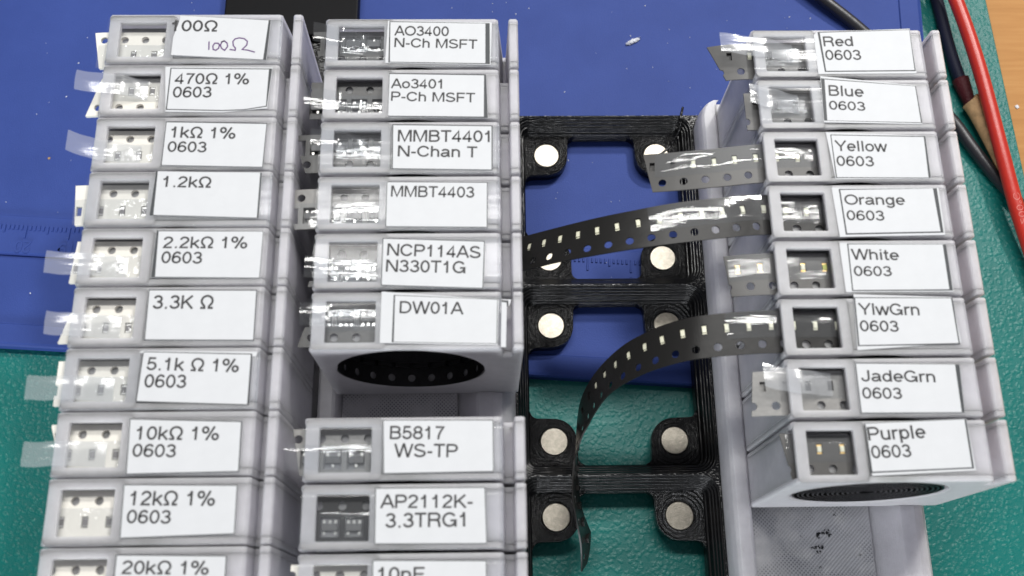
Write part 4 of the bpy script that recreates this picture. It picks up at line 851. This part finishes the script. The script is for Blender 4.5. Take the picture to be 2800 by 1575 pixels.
# ================================================================== things round the plate
e = empty('plastic_box', (-75, 90, GZ)); tag(e, 'smooth black plastic box behind the resistor cartridges at the top', 'box')
bm = bmesh.new(); box_bm(bm, -16.2, -44.6, 0, 16.2, 45, 6.0, bev=.5); obj('box_body', bm_mesh('box_body', bm), M['boxblack'], e)
bm = bmesh.new(); box_bm(bm, -16.35, -44.75, 6.1, 16.35, 45, 7.4, bev=.4); obj('box_lid', bm_mesh('box_lid', bm), M['boxblack'], e)
bm = bmesh.new(); box_bm(bm, -5, -66, 1.0, 16.0, -45.2, 5.0, bev=.4); obj('box_foot', bm_mesh('box_foot', bm), M['black'], e)

RED = [(86.2, 67.57, 3.0), (90.3, 55.22, 1.9), (93.45, 36.52, 1.2), (95.79, 14.85, 0), (97.52, 0.56, -1.2), (99.68, -11.12, -2.4), (101.46, -20.73, -3.4), (103.5, -34, -4.2)]
t = empty('red_cable', (0, 0, 0)); tag(t, 'thick red silicone cable crossing the green mat on the right', 'cable')
tube('insulation', [(82, 86, 5)]+RED, 1.72, 20, M['red'], t, 10)
def cable_text():
    P = spline(RED, 30); acc = [0]
    for a, b in zip(P, P[1:]): acc.append(acc[-1]+(b-a).length)
    V, F = lettering([('200°C', (0, 0), (7.6, 0), 1.55)], 0, .10); out = []
    # text runs back up the cable, from its lower end
    s_end = next(a for a, p_ in zip(acc, P) if p_.y < -4.6)
    for x, y, z in V:
        s = s_end-x; k = max(0, next(i for i, a in enumerate(acc) if a >= s)-1); p_ = P[k].lerp(P[k+1], (s-acc[k])/(acc[k+1]-acc[k]))
        T = (P[k+1]-P[k]).normalized(); side = T.cross(Vector((0, 0, 1))).normalized(); u = side.cross(T)
        a = math.radians(98)+(-(y-.75))/1.72*1.0
        out.append(tuple(p_+(side*-math.cos(a)+u*math.sin(a))*(1.75+z)))
    return mesh('printed_text', out, F)
obj('printed_text', cable_text(), M['redprint'], t)
BLK = [(40, 77, -2.6), (44.56, 72.38, -.4), (56.05, 58.99, -.9), (67.06, 48.67, -2.0), (77.98, 36.51, -3.6), (87.23, 24.69, -4.3), (91.4, 16.68, -4.4), (95.57, 9.31, -4.5), (100.81, 1.11, -4.6), (106, -6.9, -6.4), (112, -14, -6.5)]
t = empty('black_cable', (0, 0, 0)); tag(t, 'black cable passing behind the Red cartridge and under the red cable', 'cable')
tube('insulation', BLK, 1.45, 18, M['blackins'], t, 8)
t = empty('test_lead', (0, 0, 0)); tag(t, 'dark navy lead with maroon boot and tan handle half under the red cable', 'test lead')
tube('lead', [(84, 84, -4.3), (87.5, 70.11, -4.4), (88.9, 58.95, -4.4), (89.9, 44.89, -4.4), (91.4, 34.39, -4.4), (92.6, 29.5, -4.4)], 1.5, 14, M['navy'], t)
tube('boot', [(91.2, 35.5, -4.2), (91.9, 32.0, -4.2), (92.6, 28.2, -4.2)], 2.1, 12, M['maroon'], t, 5, lambda q: 1-.35*q)
tube('handle', [(92.2, 29.0, -3.2), (92.6, 28.4, -3.2), (93.6, 25.5, -3.2), (95.4, 19.0, -3.2), (97.2, 12.0, -3.4), (98.6, 5.5, -3.6)], 2.6, 18, M['cork'], t, 6, lambda q: min(1, .35+q*7)*(1-.45*q))
# loose bits
def crumb(pos, r, seed, mat, label, cat='crumb', squash=.5):
    random.seed(seed); bm = bmesh.new(); bmesh.ops.create_icosphere(bm, subdivisions=2, radius=r)
    for v in bm.verts: v.co *= 1+.5*noise.noise(v.co*1.7/r+Vector((seed, 0, 0))); v.co.z *= squash; v.co += Vector((0, 0, r*squash*.7))
    return tag(obj('crumb', bm_mesh('crumb', bm), mat, None, pos), label, cat, 'crumbs on the mats')
fe = empty('lint_tuft', (9.6, 46.0, BZ-.4)); tag(fe, 'white frayed lint tuft on the blue mat above the base plate', 'lint')
random.seed(8); bm = bmesh.new()
for k in range(16):
    t_ = k/15-.5; r_ = .42*(1-abs(t_)*1.3)+.08
    rr = bmesh.ops.create_icosphere(bm, subdivisions=2, radius=r_)
    for v in rr['verts']: v.co = v.co*(1+.6*noise.noise(v.co*4+Vector((k, 0, 0))))+Vector((t_*2.9+random.uniform(-.15, .15), t_*1.5+random.uniform(-.25, .25), .35))
obj('lint_core', bm_mesh('lint_core', bm), M['crumb'], fe)
V, F = [], []
for k in range(26):
    t_ = random.uniform(-.5, .5); a = random.uniform(.2, .9)+(math.pi if random.random() < .4 else 0); L = random.uniform(.5, 1.5)
    x, y = t_*2.6, t_*1.4; b = len(V); w_ = .05; dx, dy = math.cos(a), math.sin(a)
    V += [(x-dy*w_, y+dx*w_, .3), (x+dy*w_, y-dx*w_, .3), (x+dx*L, y+dy*L, .55), (x+dx*.4*L, y+dy*.4*L, .7)]; F += [(b, b+1, b+2), (b, b+2, b+3), (b+1, b+2, b+3)]
tag(obj('lint_fibre', mesh('lint_fibre', V, F), M['crumb'], fe), kind='stuff')
V, F = [], []
for k in range(240):
    x, y = random.uniform(-140, 72), random.uniform(-30, 58); b = len(V); r_ = random.choice((.06, .08, .1, .16)); a = random.uniform(0, 3)
    if y > -36-x*.068+0:
        z = BZ+.02-(.35 if y > -8-x*.068 else 0)
        q = [(r_*1.8*math.cos(a), r_*1.8*math.sin(a)), (-r_*math.sin(a), r_*math.cos(a)), (-r_*1.5*math.cos(a), -r_*1.5*math.sin(a)), (r_*math.sin(a), -r_*math.cos(a))]
        V += [(x+u, y+w2, z) for u, w2 in q]+[(x, y, z+r_)]; F += [(b, b+1, b+4), (b+1, b+2, b+4), (b+2, b+3, b+4), (b+3, b, b+4)]
tag(obj('dust', mesh('dust', V, F), M['crumb']), 'fine pale dust flecks scattered over the blue mat', 'dust', kind='stuff')
crumb((-131, 14.5, BZ-.4), .32, 6, M['cork'], 'tan speck on the blue mat left of the 1kΩ cartridge')
crumb((100.5, -27.5, GZ), .4, 7, M['crumb'], 'tiny pale grain on the green mat right of the White cartridge')
crumb((106.4, 30.0, -8.2), .5, 8, M['crumb'], 'pale grain on the bare wood right of the red cable')
